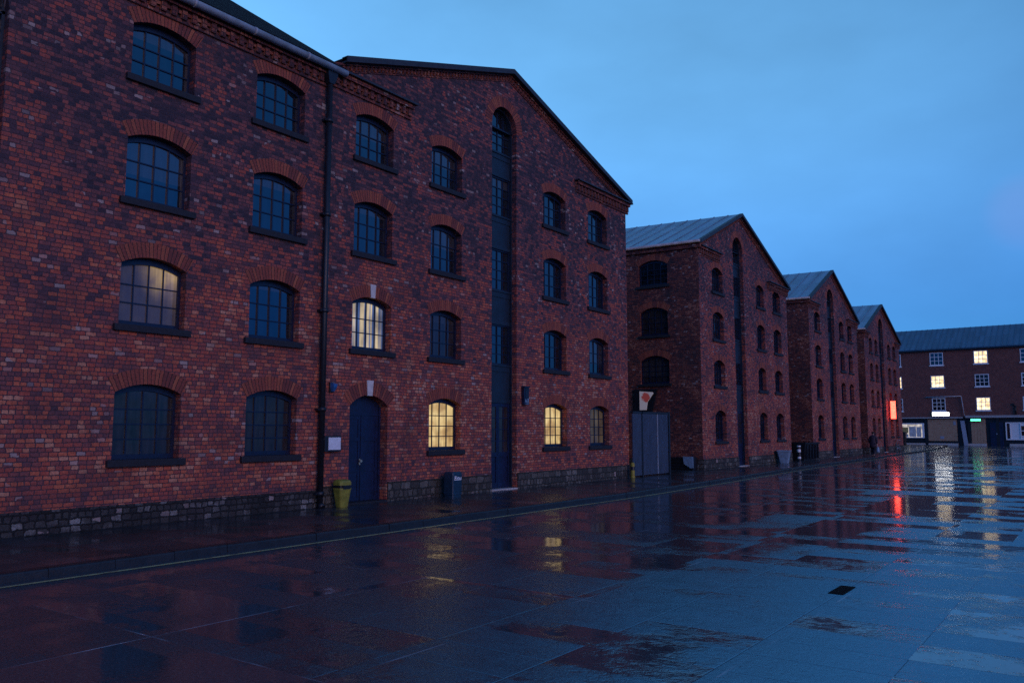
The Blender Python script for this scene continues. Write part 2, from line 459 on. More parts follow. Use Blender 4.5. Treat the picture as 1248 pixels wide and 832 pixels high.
# ------------------------------------------------------------------ wet ground
def wet_road():
    g = G('wet paved roadway')
    p = g.pos()
    x, y, z = g.sep(p)
    # slabs aligned with the street
    def cells(w, l, ox, oy):
        cu = g.mt('DIVIDE', g.mt('ADD', x, ox), w); cv = g.mt('DIVIDE', g.mt('ADD', y, oy), l)
        iu = g.mt('FLOOR', cu); iv = g.mt('FLOOR', cv)
        fu = g.mt('SUBTRACT', cu, iu); fv = g.mt('SUBTRACT', cv, iv)
        eu = g.mt('MULTIPLY', g.mt('MINIMUM', fu, g.mt('SUBTRACT', 1.0, fu)), w)
        ev = g.mt('MULTIPLY', g.mt('MINIMUM', fv, g.mt('SUBTRACT', 1.0, fv)), l)
        return iu, iv, g.mt('MINIMUM', eu, ev), eu, ev
    iu, iv, e, eu, ev = cells(2.45, 3.9, 0.24, -0.65)
    brk = g.noise(p, 1.1, 3)
    jn = g.mt('MULTIPLY', g.smooth(e, 0.016, 0.005), g.smooth(brk, 0.45, 0.75, 0.0, 0.8))
    iu2, iv2, e2, _, _ = cells(1.25, 0.62, 0.30, 0.1)
    rnd = g.white(g.comb(iu2, iv2, 4.0))
    rnd2 = g.white(g.comb(iu, iv, 8.0))
    big = g.noise(p, 0.16, 4, 0.55)
    mid = g.noise(p, 0.75, 5, 0.62)
    grain = g.noise(p, 34.0, 3, 0.7)
    peb = g.n('ShaderNodeTexVoronoi'); g.put(peb.inputs['Vector'], p); peb.inputs['Scale'].default_value = 90.0
    # how much standing water lies on each spot: 1 = a still film
    wet = g.mt('ADD', g.mt('MULTIPLY', g.mt('SUBTRACT', mid, 0.5), 1.9), g.mt('MULTIPLY', g.mt('SUBTRACT', big, 0.5), 1.6))
    wet = g.mt('ADD', wet, g.mt('MULTIPLY', g.mt('SUBTRACT', rnd, 0.5), 0.70))
    wet = g.mt('ADD', wet, g.mt('MULTIPLY', g.mt('SUBTRACT', g.noise(p, 7.0, 4, 0.7), 0.5), 0.55))
    wet = g.mt('ADD', wet, g.mt('MULTIPLY', g.mt('SUBTRACT', rnd2, 0.5), 0.35))
    far = g.smooth(y, 5.0, 20.0, -0.17, 0.12)
    side = g.smooth(x, -2.6, -7.0, 0.0, 0.22)
    film = g.smooth(g.mt('ADD', g.mt('ADD', wet, far), side), -0.12, 0.28)
    rough = g.mt('ADD', g.lin(film, 0, 1, 0.34, 0.09), g.mt('MULTIPLY', g.mt('SUBTRACT', g.noise(p, 3.0, 4, 0.7), 0.5), g.lin(film, 0, 1, 0.25, 0.05)))
    rough = g.mt('ADD', rough, g.mt('MULTIPLY', jn, 0.1))
    tone = g.lin(mid, 0.3, 0.7, 0.8, 1.2)
    slabtone = g.lin(rnd2, 0, 1, 0.85, 1.15)
    t = g.mt('MULTIPLY', tone, slabtone)
    c = g.mix(1.0, g.mix(rnd, (0.036, 0.037, 0.042), (0.046, 0.046, 0.051)), g.comb(t, t, t), 'MULTIPLY')
    c = g.mix(g.smooth(grain, 0.45, 0.75, 0.0, 0.6), c, (0.13, 0.13, 0.14))
    c = g.mix(g.smooth(grain, 0.45, 0.25, 0.0, 0.7), c, (0.012, 0.012, 0.014))
    c = g.mix(g.mt('MULTIPLY', jn, 0.9), c, (0.50, 0.50, 0.52))
    dry = g.mt('SUBTRACT', 1.0, film)
    amp = g.lin(dry, 0, 1, 0.025, 1.0)
    ripple = g.noise(p, 5.0, 3, 0.6)
    b1 = g.bump(g.mt('MULTIPLY', grain, amp), 0.0035, 1.0)
    b2 = g.bump(g.mt('MULTIPLY', ripple, g.lin(dry, 0, 1, 0.42, 1.0)), 0.006, 1.0, b1)
    b3 = g.bump(g.mt('MULTIPLY', g.smooth(e2, 0.0, 0.012), amp), 0.004, 0.8, b2)
    g.bsdf(c, rough, b3, spec=0.5, ior=g.mt('SUBTRACT', g.lin(dry, 0, 1, g.smooth(x, -4.0, -8.0, 1.70, 1.45), g.smooth(x, -3.0, -8.5, 4.0, 1.9)), g.mt('MULTIPLY', jn, g.lin(dry, 0, 1, 0.3, 2.4))), stint=(0.36, 0.76, 1.0))
    return g.m
M['road'] = wet_road()

def wet_pave():
    g = G('wet dark flagstones')
    p = g.pos()
    x, y, z = g.sep(p)
    cu = g.mt('DIVIDE', y, 0.62); iu = g.mt('FLOOR', cu)
    off = g.mt('MULTIPLY', g.white(g.comb(iu, 2.0, 0.0)), 0.9)
    cv = g.mt('DIVIDE', g.mt('ADD', x, off), 0.92); iv = g.mt('FLOOR', cv)
    fu = g.mt('SUBTRACT', cu, iu); fv = g.mt('SUBTRACT', cv, iv)
    e = g.mt('MINIMUM', g.mt('MULTIPLY', g.mt('MINIMUM', fu, g.mt('SUBTRACT', 1.0, fu)), 0.62), g.mt('MULTIPLY', g.mt('MINIMUM', fv, g.mt('SUBTRACT', 1.0, fv)), 0.92))
    rnd = g.sep(g.white(g.comb(iu, iv, 6.0), col=True))
    mid = g.noise(p, 1.1, 5, 0.6)
    grain = g.noise(p, 60, 4, 0.7)
    j = g.smooth(e, 0.012, 0.004)
    film = g.smooth(g.mt('ADD', mid, g.mt('MULTIPLY', rnd[0], 0.25)), 0.5, 0.75)
    k = g.mt('MULTIPLY', g.lin(rnd[1], 0, 1, 0.7, 1.3), g.lin(mid, 0.3, 0.7, 0.8, 1.2))
    c = g.mix(1.0, (0.034, 0.034, 0.036), g.comb(k, k, k), 'MULTIPLY')
    moss = g.mt('MULTIPLY', g.smooth(g.noise(p, 0.9, 5, 0.65), 0.5, 0.7), g.smooth(x, -14.3, -15.4))
    c = g.mix(g.mt('MULTIPLY', moss, 0.6), c, (0.018, 0.030, 0.014))
    c = g.mix(g.mt('MULTIPLY', j, 0.7), c, (0.012, 0.012, 0.012))
    tilt = g.comb(g.lin(rnd[0], 0, 1, -0.006, 0.006), g.lin(rnd[2], 0, 1, -0.006, 0.006), 0.0)
    h = g.mt('ADD', g.mt('MULTIPLY', grain, g.lin(film, 0, 1, 0.7, 0.06)), g.mt('MULTIPLY', g.mt('SUBTRACT', 1.0, j), 0.6))
    g.bsdf(c, g.lin(film, 0, 1, 0.40, 0.10), g.bump(h, 0.005, 1.0), spec=0.5, ior=1.40)
    return g.m
M['pave'] = wet_pave()
M['kerb'] = simple('worn granite kerb', (0.016, 0.016, 0.018), 0.42, var=0.35, scale=5, bump=0.006)
def line_mat():
    g = G('worn yellow road line')
    p = g.pos()
    n = g.noise(p, 3.0, 5, 0.7)
    c = g.mix(g.smooth(n, 0.45, 0.70), (0.62, 0.52, 0.22), (0.16, 0.14, 0.09))
    g.bsdf(c, g.lin(n, 0.3, 0.7, 0.25, 0.5), g.bump(g.noise(p, 50, 3), 0.004, 0.8))
    return g.m
M['line'] = line_mat()

bm = NB()
face(bm, [(-300, -150, 0), (300, -150, 0), (300, 450, 0), (-300, 450, 0)])
tag(obj('road', bm, M['road']), 'wet dark paved roadway reflecting the dusk sky and lit windows', 'road', kind='structure')

KERB = [(-11.75, -40), (-11.75, 12), (-11.78, 22), (-12.15, 30), (-12.9, 42), (-13.35, 60), (-14.1, 82), (-15.0, 100), (-17.0, 117.5)]
def strip(bm, off0, off1, z0, z1):
    for (x0, y0), (x1, y1) in zip(KERB, KERB[1:]):
        face(bm, [(x0 + off0, y0, z0), (x0 + off1, y0, z1), (x1 + off1, y1, z1), (x1 + off0, y1, z0)])
bm = NB()
KW = 0.16
pts = [(x - KW, y, PAVE) for x, y in KERB]
for (a, b) in zip(pts, pts[1:]):
    face(bm, [a, b, (-60, b[1], PAVE), (-60, a[1], PAVE)])
tag(obj('pavement', bm, M['pave']), 'wet dark flagstone pavement along the warehouse fronts', 'pavement', kind='structure')
# kerb: separate stones about 0.9 m long, with rounded nosing
bm = NB()
for (x0, y0), (x1, y1) in zip(KERB, KERB[1:]):
    L = math.hypot(x1 - x0, y1 - y0)
    n = max(1, int(L / 0.92))
    for i in range(n):
        a, b = i / n, (i + 1) / n
        dz = random.uniform(-0.004, 0.006); dx = random.uniform(-0.006, 0.006)
        g_ = 0.004 / L
        A = (x0 + (x1 - x0) * (a + g_) + dx, y0 + (y1 - y0) * (a + g_)); B = (x0 + (x1 - x0) * (b - g_) + dx, y0 + (y1 - y0) * (b - g_))
        prof = [(-KW, -0.05), (0.02, -0.05), (0.012, PAVE - 0.025 + dz), (0.004, PAVE - 0.006 + dz), (-0.018, PAVE + 0.004 + dz), (-KW, PAVE + 0.006 + dz)]
        va = [bm.verts.new((A[0] + px, A[1], pz)) for px, pz in prof]
        vb = [bm.verts.new((B[0] + px, B[1], pz)) for px, pz in prof]
        for k in range(len(prof)):
            j = (k + 1) % len(prof)
            bm.faces.new([va[k], va[j], vb[j], vb[k]])
        bm.faces.new(va); bm.faces.new(list(reversed(vb)))
tag(obj('kerb', bm, M['kerb']), 'low granite kerb between pavement and wet road', 'kerb', kind='structure')
bm = NB()
strip(bm, 0.27, 0.36, 0.004, 0.004)
tag(obj('road_line', bm, M['line']), 'thin worn yellow line along the kerb', 'road marking', kind='structure')

# ------------------------------------------------------------------ walls and openings
def front(X0):
    return lambda u, v, d: Vector((X0 - d, u, v))       # faces the street (+x)
def sidewall(Y0):
    return lambda u, v, d: Vector((u, Y0 + d, v))       # faces the camera end (-y)

def arch(u0, u1, zs, zc, n=10):
    """points of an arch from (u1,zs) over the crown to (u0,zs)"""
    c = (u0 + u1) / 2; hw = (u1 - u0) / 2; h = zc - zs
    if h < 1e-4: return [(u1, zs), (u0, zs)]
    Rr = (hw * hw + h * h) / (2 * h); cz = zc - Rr
    a0 = math.atan2(zs - cz, hw)
    return [(c + Rr * math.cos(a0 + (math.pi - 2 * a0) * i / n), cz + Rr * math.sin(a0 + (math.pi - 2 * a0) * i / n)) for i in range(n + 1)]

def opening(u0, u1, zb, zs, zc, n=10):
    return [(u0, zb), (u1, zb)] + arch(u0, u1, zs, zc, n)

def wall(name, outline, holes, P, mat, parent, reveal=0.25):
    bm = NB()
    l = bm.loops.layers.uv.active
    loops = [outline] + holes
    flat = [p for lp in loops for p in lp]
    tris = tessellate_polygon([[Vector((a, b, 0)) for a, b in lp] for lp in loops])
    vs = [bm.verts.new(P(a, b, 0)) for a, b in flat]
    for t in tris:
        try:
            f = bm.faces.new([vs[i] for i in t])
        except ValueError:
            continue
        for lp, i in zip(f.loops, t): lp[l].uv = flat[i]
    for h in holes:
        n = len(h)
        run = 0
        for i in range(n):
            j = (i + 1) % n
            a, b = h[i], h[j]
            L = math.hypot(b[0] - a[0], b[1] - a[1])
            if abs(a[0] - b[0]) < 1e-6:
                uv = [(a[0], a[1]), (b[0], b[1]), (b[0] + reveal, b[1]), (a[0] + reveal, a[1])]
            else:
                uv = [(a[0], a[1]), (b[0], b[1]), (b[0], b[1] + reveal), (a[0], a[1] + reveal)]
            face(bm, [P(a[0], a[1], 0), P(b[0], b[1], 0), P(b[0], b[1], reveal), P(a[0], a[1], reveal)], uv)
    return obj(name, bm, mat, parent)

def arch_band(parent, P, u0, u1, zs, zc, th=0.33, key=None, n=14, proud=0.005):
    c = (u0 + u1) / 2; hw = (u1 - u0) / 2; h = zc - zs
    Rr = (hw * hw + h * h) / (2 * h); cz = zc - Rr
    a0 = math.atan2(zs - cz, hw)
    bm = NB()
    for i in range(n):
        A = a0 + (math.pi - 2 * a0) * i / n; B = a0 + (math.pi - 2 * a0) * (i + 1) / n
        q = lambda r, a: (c + r * math.cos(a), cz + r * math.sin(a))
        i0, i1, o0, o1 = q(Rr + 0.002, A), q(Rr + 0.002, B), q(Rr + th, A), q(Rr + th, B)
        s0, s1 = Rr * A * 1.1, Rr * B * 1.1
        v0 = 0.10
        face(bm, [P(*i0, -proud), P(*o0, -proud), P(*o1, -proud), P(*i1, -proud)], [(s0, v0), (s0, v0 + th), (s1, v0 + th), (s1, v0)])
        face(bm, [P(*o0, -proud), P(*o0, 0.03), P(*o1, 0.03), P(*o1, -proud)], [(s0, v0 + th), (s0, v0 + th + .03), (s1, v0 + th + .03), (s1, v0 + th)])
        face(bm, [P(*i0, -proud), P(*i1, -proud), P(*i1, 0.03), P(*i0, 0.03)], [(s0, v0), (s1, v0), (s1, v0 - .03), (s0, v0 - .03)])
        if i == 0: face(bm, [P(*i0, -proud), P(*i0, 0.03), P(*o0, 0.03), P(*o0, -proud)], [(s0, v0), (s0, v0), (s0, v0 + th), (s0, v0 + th)])
        if i == n - 1: face(bm, [P(*i1, -proud), P(*o1, -proud), P(*o1, 0.03), P(*i1, 0.03)], [(s1, v0), (s1, v0 + th), (s1, v0 + th), (s1, v0)])
    o = obj('brick_arch', bm, M['arch'], parent)
    if key:
        bm = NB()
        w = key
        prism(bm, [(c - w * 0.42, zc - 0.015), (c + w * 0.42, zc - 0.015), (c + w * 0.58, zc + th + 0.03), (c - w * 0.58, zc + th + 0.03)], -0.03, 0.03, P)
        obj('keystone', bm, M['keystone'], parent)
    return o

def arched_frame(bm, P, u0, u1, zb, zs, zc, fw, fb, ft, d0, d1, n=10):
    """ring between the opening and a smaller copy of it; returns the inner opening"""
    e = 0.003
    oo = opening(u0 + e, u1 - e, zb + e, zs, zc - e, n)
    drop = zc - zs
    iu0, iu1, izb, izc = u0 + fw, u1 - fw, zb + fb, zc - ft
    izs = izc - drop * ((iu1 - iu0) / (u1 - u0)) ** 2 * 0.85
    ii = opening(iu0, iu1, izb, izs, izc, n)
    N = len(oo)
    for i in range(N):
        j = (i + 1) % N
        face(bm, [P(*oo[i], d0), P(*oo[j], d0), P(*ii[j], d0), P(*ii[i], d0)])
        face(bm, [P(*ii[i], d0), P(*ii[j], d0), P(*ii[j], d1), P(*ii[i], d1)])
        face(bm, [P(*oo[i], d0), P(*oo[i], d1), P(*oo[j], d1), P(*oo[j], d0)])
    return iu0, iu1, izb, izs, izc

def arc_z(u, u0, u1, zs, zc):
    c = (u0 + u1) / 2; hw = (u1 - u0) / 2; h = zc - zs
    if h < 1e-4: return zs
    Rr = (hw * hw + h * h) / (2 * h)
    return zc - Rr + math.sqrt(max(0, Rr * Rr - (u - c) ** 2))

def glazing(fbm, P, iu0, iu1, izb, izs, izc, nx, ny, dg, bar=0.026, tilt=0.011):
    """muntins into fbm; returns a mesh of the panes (each pane its own quad)"""
    pb = NB()
    us = [iu0 + (iu1 - iu0) * i / nx for i in range(nx + 1)]
    ztop = izs + (izc - izs) * 0.4
    zs_ = [izb + (ztop - izb) * i / ny for i in range(ny)]
    for u in us[1:-1]:
        box(fbm, (u - bar / 2, izb, dg - 0.03), (u + bar / 2, arc_z(u, iu0, iu1, izs, izc) + 0.01, dg + 0.012), P)
    for z in zs_[1:]:
        box(fbm, (iu0, z - bar / 2, dg - 0.026), (iu1, z + bar / 2, dg + 0.011), P)
    for i in range(nx):
        for k in range(ny):
            a, b = us[i], us[i + 1]
            z0 = zs_[k]
            q = [(a, z0), (b, z0)]
            if k < ny - 1:
                q += [(b, zs_[k + 1]), (a, zs_[k + 1])]
            else:
                m = 4
                q += [(b + (a - b) * t / m, arc_z(b + (a - b) * t / m, iu0, iu1, izs, izc) + 0.006) for t in range(m + 1)]
            tx, tz = random.uniform(-tilt, tilt), random.uniform(-tilt, tilt)
            cu, cz = (a + b) / 2, z0 + 0.15
            face(pb, [P(u, z, dg + (u - cu) * tx + (z - cz) * tz) for u, z in q], q)
    return pb

def window(parent, P, u0, u1, zb, zs, zc, nx=4, ny=3, pane='glass', depth=0.19, frame='navy', sill=True, band=True, key=None, fw=0.065, th=0.31, label=None, sill_mat='sill'):
    fb = NB()
    inner = arched_frame(fb, P, u0, u1, zb, zs, zc, fw, 0.10, 0.125, depth, depth + 0.085)
    pb = glazing(fb, P, *inner, nx, ny, depth + 0.05)
    w = obj('window', fb, M[frame], parent)
    if label: w['label'] = label
    obj('pane', pb, M[pane], w)
    if sill:
        sb = NB()
        e = random.uniform(-0.02, 0.02)
        box(sb, (u0 - 0.115 + e, zb - 0.135, -0.085), (u1 + 0.115 + e, zb + 0.001, depth + 0.02), P, bev=0.012)
        obj('sill', sb, M[sill_mat], w)
    if band: arch_band(w, P, u0, u1, zs, zc, th, key)
    return w

def win_hole(u0, u1, zb, zs, zc):
    return opening(u0, u1, zb - 0.06, zs, zc)

def panelled_leaf(bm, P, u0, u1, z0, z1, d, th=0.05, splits=(0.36, 0.72), stile=0.10):
    """a door leaf with raised stiles and rails round sunk panels"""
    box(bm, (u0, z0, d + 0.018), (u1, z1, d + th), P)
    box(bm, (u0, z0, d), (u0 + stile, z1, d + 0.03), P)
    box(bm, (u1 - stile, z0, d), (u1, z1, d + 0.03), P)
    zz = [z0] + [z0 + (z1 - z0) * s for s in splits] + [z1]
    for k, z in enumerate(zz):
        a = z if k == 0 else z - stile * 0.5
        b = z + stile if k == 0 else z + stile * 0.5
        if k == len(zz) - 1: a, b = z - stile, z
        box(bm, (u0 + stile, a, d + 0.001), (u1 - stile, b, d + 0.03), P)

def arched_door(parent, P, u0, u1, z0, zs, zc, depth=0.34, key=None, band=True, knob=True, th=0.35, mat='navy_door', label=None):
    fb = NB()
    fw = 0.07
    e = 0.003
    for a, b in ((u0 + e, u0 + fw), (u1 - fw, u1 - e)):
        box(fb, (a, z0, depth - 0.03), (b, zs - 0.001, depth + 0.08), P)
    # the head board fills the arch above the leaves
    prism(fb, [(u0 + e, zs - 0.18), (u1 - e, zs - 0.18)] + [(u, z - 0.003) for u, z in arch(u0 + e, u1 - e, zs, zc)], depth + 0.012, depth + 0.07, P)
    box(fb, (u0 + fw, zs - 0.24, depth - 0.02), (u1 - fw, zs - 0.17, depth + 0.06), P)
    c = (u0 + u1) / 2
    panelled_leaf(fb, P, u0 + fw, c - 0.004, z0 + 0.02, zs - 0.24, depth)
    panelled_leaf(fb, P, c + 0.004, u1 - fw, z0 + 0.02, zs - 0.24, depth)
    box(fb, (c - 0.025, z0 + 0.03, depth - 0.018), (c + 0.025, zs - 0.25, depth + 0.004), P)
    d = obj('door', fb, M[mat], parent)
    if label: d['label'] = label
    if knob:
        kb = NB()
        box(kb, (c - 0.075, z0 + 0.93, depth - 0.022), (c - 0.03, z0 + 1.09, depth - 0.016), P)
        tube(kb, P(c - 0.052, z0 + 1.03, depth - 0.03), P(c - 0.052, z0 + 1.03, depth - 0.085), 0.030, 10, 0.036)
        obj('handle', kb, M['brass'], d)
    sb = NB()
    box(sb, (u0 - 0.02, PAVE - 0.02, -0.03), (u1 + 0.02, z0 + 0.012, depth + 0.06), P, bev=0.008)
    obj('threshold', sb, M['sill'], d)
    if band: arch_band(d, P, u0, u1, zs, zc, th, key)
    return d

def loading_bay(parent, P, u0, u1, z0, zs, zc, rows, depth=0.24, glazed_door=True, pane='glass', nx=4, ny=4):
    """tall recess: door at the foot, windows and painted panels stacked above; rows = [(panel_bottom, window_bottom, window_top), ...] from below"""
    bb = NB()
    fw = 0.055
    e = 0.003
    box(bb, (u0 + e, z0, depth - 0.06), (u0 + fw, zs, depth + 0.14), P)
    box(bb, (u1 - fw, z0, depth - 0.06), (u1 - e, zs, depth + 0.14), P)
    top = rows[-1]
    inner = arched_frame(bb, P, u0, u1, zs - 0.06, zs - 0.002, zc, fw, 0.03, 0.05, depth - 0.06, depth + 0.14)
    for pz, wb, wt in rows:
        box(bb, (u0 + fw, pz, depth + 0.01), (u1 - fw, wb, depth + 0.10), P)
        box(bb, (u0 + fw, wb - 0.03, depth - 0.045), (u1 - fw, wb + 0.03, depth + 0.03), P)
        box(bb, (u0 + fw, pz + 0.0, depth - 0.015), (u1 - fw, pz + 0.11, depth + 0.03), P)
        box(bb, (u0 + fw, wb - 0.20, depth - 0.012), (u1 - fw, wb - 0.03, depth + 0.03), P)
    bay = obj('loading_bay', bb, M['panel_blue'], parent)
    a, b = u0 + fw, u1 - fw
    for k, (pz, wb, wt) in enumerate(rows):
        fb = NB()
        dg = depth + 0.075
        if k < len(rows) - 1:
            iz = (wb + 0.07, wt - 0.05, wt - 0.05)
            for q0, q1 in (((a, wb + 0.03), (a + 0.04, wt)), ((b - 0.04, wb + 0.03), (b, wt)), ((a + 0.04, wt - 0.05), (b - 0.04, wt)), ((a + 0.04, wb + 0.03), (b - 0.04, wb + 0.07))):
                box(fb, (*q0, depth + 0.03), (*q1, depth + 0.11), P)
            pb = glazing(fb, P, a + 0.04, b - 0.04, wb + 0.07, wt - 0.05, wt - 0.05, nx, ny, dg)
        else:
            pb = glazing(fb, P, inner[0], inner[1], wb + 0.05, inner[3], inner[4], nx, ny, dg)
        s = obj('sash_window', fb, M['navy'], bay)
        obj('pane', pb, M[pane], bay)
    db = NB()
    dz = rows[0][0]
    c = (a + b) / 2
    for q0, q1 in ((a, c - 0.004), (c + 0.004, b)):
        box(db, (q0, z0 + 0.02, depth + 0.05), (q1, dz, depth + 0.09), P)
        for s0, s1, y0, y1 in ((q0, q0 + 0.07, z0 + .02, dz), (q1 - 0.07, q1, z0 + .02, dz), (q0 + .07, q1 - .07, z0 + .02, z0 + .2), (q0 + .07, q1 - .07, z0 + 1.0, z0 + 1.14), (q0 + .07, q1 - .07, dz - .12, dz)):
            box(db, (s0, y0, depth + 0.02), (s1, y1, depth + 0.052), P)
        for t in (0.25, 0.5, 0.75):
            zz = z0 + 1.14 + (dz - 0.12 - z0 - 1.14) * t
            box(db, (q0 + 0.07, zz - 0.012, depth + 0.03), (q1 - 0.07, zz + 0.012, depth + 0.052), P)
        box(db, ((q0 + q1) / 2 - 0.011, z0 + 1.14, depth + 0.031), ((q0 + q1) / 2 + 0.011, dz - 0.12, depth + 0.052), P)
    obj('door', db, M['navy_door'], bay)
    if glazed_door:
        pb = NB()
        for q0, q1 in ((a + 0.07, c - 0.074), (c + 0.074, b - 0.07)):
            z_0, z_1 = z0 + 1.14, dz - 0.12
            face(pb, [P(q0, z_0, depth + 0.046), P(q1, z_0, depth + 0.046), P(q1, z_1, depth + 0.046), P(q0, z_1, depth + 0.046)], [(q0, z_0), (q1, z_0), (q1, z_1), (q0, z_1)])
        obj('door_glass', pb, M['glass_low'], bay)
    sb = NB()
    box(sb, (u0 - 0.02, PAVE - 0.02, -0.03), (u1 + 0.02, z0 + 0.01, depth + 0.05), P, bev=0.008)
    obj('threshold', sb, M['pale_stone'], bay)
    return bay

def corbels(bm, P, u0, u1, z, slope=None, scale=1.0):
    """brick corbel table whose top runs at height z (or along slope(u)); dentils below a string course"""
    f = slope or (lambda u: z)
    def bar(a, b, t0, t1, d):
        n = 1
        q = [(a, f(a) + t0), (b, f(b) + t0), (b, f(b) + t1), (a, f(a) + t1)]
        prism(bm, q, -d, 0.02, P)
    bar(u0, u1, -0.11 * scale, 0, 0.15 * scale)
    bar(u0, u1, -0.40 * scale, -0.325 * scale, 0.045 * scale)
    L = u1 - u0
    n = max(2, int(L / (0.235 * scale)))
    for i in range(n):
        a = u0 + L * (i + 0.25) / n
        bar(a, a + 0.115 * scale, -0.325 * scale, -0.1105 * scale, 0.10 * scale)
    bar(u0, u1, -0.215 * scale, -0.1105 * scale, 0.055 * scale)

def roof_slab(bm, a, b, c, d, th):
    """quad a,b (eave) c,d (ridge) with thickness straight down; uv: u along the eave, v up the slope"""
    a, b, c, d = map(Vector, (a, b, c, d))
    dn = Vector((0, 0, -th))
    L = (b - a).length; S = (d - a).length
    face(bm, [a, b, c, d], [(0, 0), (L, 0), (L, S), (0, S)])
    face(bm, [d + dn, c + dn, b + dn, a + dn], [(0, S), (L, S), (L, 0), (0, 0)])
    for p, q in ((a, b), (b, c), (c, d), (d, a)):
        face(bm, [p, p + dn, q + dn, q], [(0, 0), (0, th), ((q - p).length, th), ((q - p).length, 0)])

def seams(bm, a, b, c, d, n, h=0.035, w=0.035):
    a, b, c, d = map(Vector, (a, b, c, d))
    for i in range(1, n):
        t = i / n
        p, q = a.lerp(b, t), d.lerp(c, t)
        e = (b - a).normalized() * w / 2
        up = Vector((0, 0, h))
        face(bm, [p - e + up, p + e + up, q + e + up, q - e + up], [(0, 0), (w, 0), (w, 5), (0, 5)])
        face(bm, [p - e, p - e + up, q - e + up, q - e], [(0, 0), (0, h), (5, h), (5, 0)])
        face(bm, [p + e + up, p + e, q + e, q + e + up], [(0, 0), (0, h), (5, h), (5, 0)])

PF = front(FX)
ROWS = [  # (sill top, spring, crown) from the ground up, world heights
    (Zc(-0.57), Zc(0.73), Zc(0.91)), (Zc(2.06), Zc(3.28), Zc(3.46)), (Zc(4.58), Zc(5.82), Zc(6.00)), (Zc(7.11), Zc(8.20), Zc(8.38))]
ZB = PAVE - 0.02

def plinth(parent, P, spans, h, mat, d=0.045):
    bm = NB()
    for a, b in spans:
        n = max(1, int((b - a) / 2.0))
        for i in range(n):
            q0, q1 = a + (b - a) * i / n, a + (b - a) * (i + 1) / n
            hh = h
            box(bm, (q0, ZB, -d), (q1, hh, 0.02), P)
    bmesh.ops.remove_doubles(bm, verts=bm.verts, dist=0.0001)
    return obj('plinth', bm, mat, parent)

def downpipe(parent, P, u, ztop, d=-0.13, r=0.075, hopper=True):
    bm = NB()
    tube(bm, P(u, PAVE + 0.02, d), P(u, ztop, d), r, 12)
    for z in [PAVE + 0.35] + [PAVE + 2.35 + 2.4 * k for k in range(int((ztop - 2.6) / 2.4) + 1)]:
        if z < ztop - 0.2:
            tube(bm, P(u, z - 0.05, d), P(u, z + 0.05, d), r * 1.28, 12)
            box(bm, (u - 0.13, z - 0.025, d - 0.01), (u + 0.13, z + 0.025, 0.0), P)
    if hopper:
        loft(bm, [[P(u + sx * w, z, d + sy * q) for sx, sy in ((-1, -1), (1, -1), (1, 1), (-1, 1))] for z, w, q in ((ztop - 0.32, 0.08, 0.08), (ztop - 0.12, 0.15, 0.11), (ztop, 0.16, 0.115))])
    # shoe at the foot
    tube(bm, P(u, PAVE + 0.10, d), P(u, PAVE + 0.02, d - 0.10), r * 1.05, 12)
    return obj('downpipe', bm, M['iron'], parent)

# ------------------------------------------------------------------ the long wing with the gutter (left)
wing = thing('brick_warehouse', 'long brick warehouse with grey gutter, arched windows and black downpipe beside the nearest gable', 'warehouse', (FX, 6.0, PAVE))
W0, W1 = -8.0, 13.5
cols = [(2.3, 3.7), (8.30, 9.71), (11.29, 12.70)]
holes = []
for u0, u1 in cols:
    for zb, zs, zc in ROWS: holes.append(win_hole(u0, u1, zb, zs, zc))
BAYROWS_W = [(Zc(.86), Zc(2.06), Zc(3.37)), (Zc(3.37), Zc(4.46), Zc(5.83)), (Zc(5.83), Zc(6.92), Zc(7.9))]
bay_w = (4.60, 6.02, Zc(7.5), Zc(8.15))
holes.append(opening(bay_w[0], bay_w[1], PAVE + 0.01, bay_w[2], bay_w[3]))
EAVE = Zc(9.02)
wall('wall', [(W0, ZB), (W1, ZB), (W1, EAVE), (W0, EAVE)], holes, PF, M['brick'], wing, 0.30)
for ci, (u0, u1) in enumerate(cols):
    for ri, (zb, zs, zc) in enumerate(ROWS):
        pane = 'glass'
        lab = None
        if ri == 0: pane = 'glass_low'
        if ci == 1 and ri == 1: pane, lab = 'lit_corner', 'window faintly lit by a lamp in its upper corner'
        window(wing, PF, u0, u1, zb, zs, zc, 4, 4 if ri == 0 else 3, pane, label=lab)
loading_bay(wing, PF, bay_w[0], bay_w[1], PAVE + 0.02, bay_w[2], bay_w[3], BAYROWS_W)
plinth(wing, PF, [(W0, 4.58), (6.04, W1 - 0.02)], PAVE + 0.43, M['plinth_dark'])
bm = NB()
corbels(bm, PF, W0, W1 - 0.01, EAVE - 0.02)
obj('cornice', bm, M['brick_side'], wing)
bm = NB()
tube(bm, (FX + 0.27, W0, EAVE + 0.015), (FX + 0.27, W1 + 0.28, EAVE + 0.015), 0.085, 14)
for k in range(14):
    y = W0 + 1.53 * k + 0.6
    tube(bm, (FX + 0.27, y, EAVE + 0.015), (FX + 0.27, y + 0.06, EAVE + 0.015), 0.095, 14)
obj('gutter', bm, M['gutter'], wing)
bm = NB()
box(bm, (FX - 0.05, W0, EAVE - 0.018), (FX + 0.20, W1 + 0.25, EAVE + 0.07))
pit = math.tan(R(34.5))
ex, ez = FX + 0.30, EAVE + 0.12
rx, rz = FX - 6.0, EAVE + 0.12 + 6.3 * pit
roof_slab(bm, (ex, W0, ez), (ex, W1 + 0.28, ez), (rx, W1 + 0.28, rz), (rx, W0, rz), 0.10)
roof_slab(bm, (rx - 6.3, W1 + 0.28, ez), (rx - 6.3, W0, ez), (rx, W0, rz), (rx, W1 + 0.28, rz), 0.10)
obj('roof', bm, M['slate'], wing)
bm = NB()
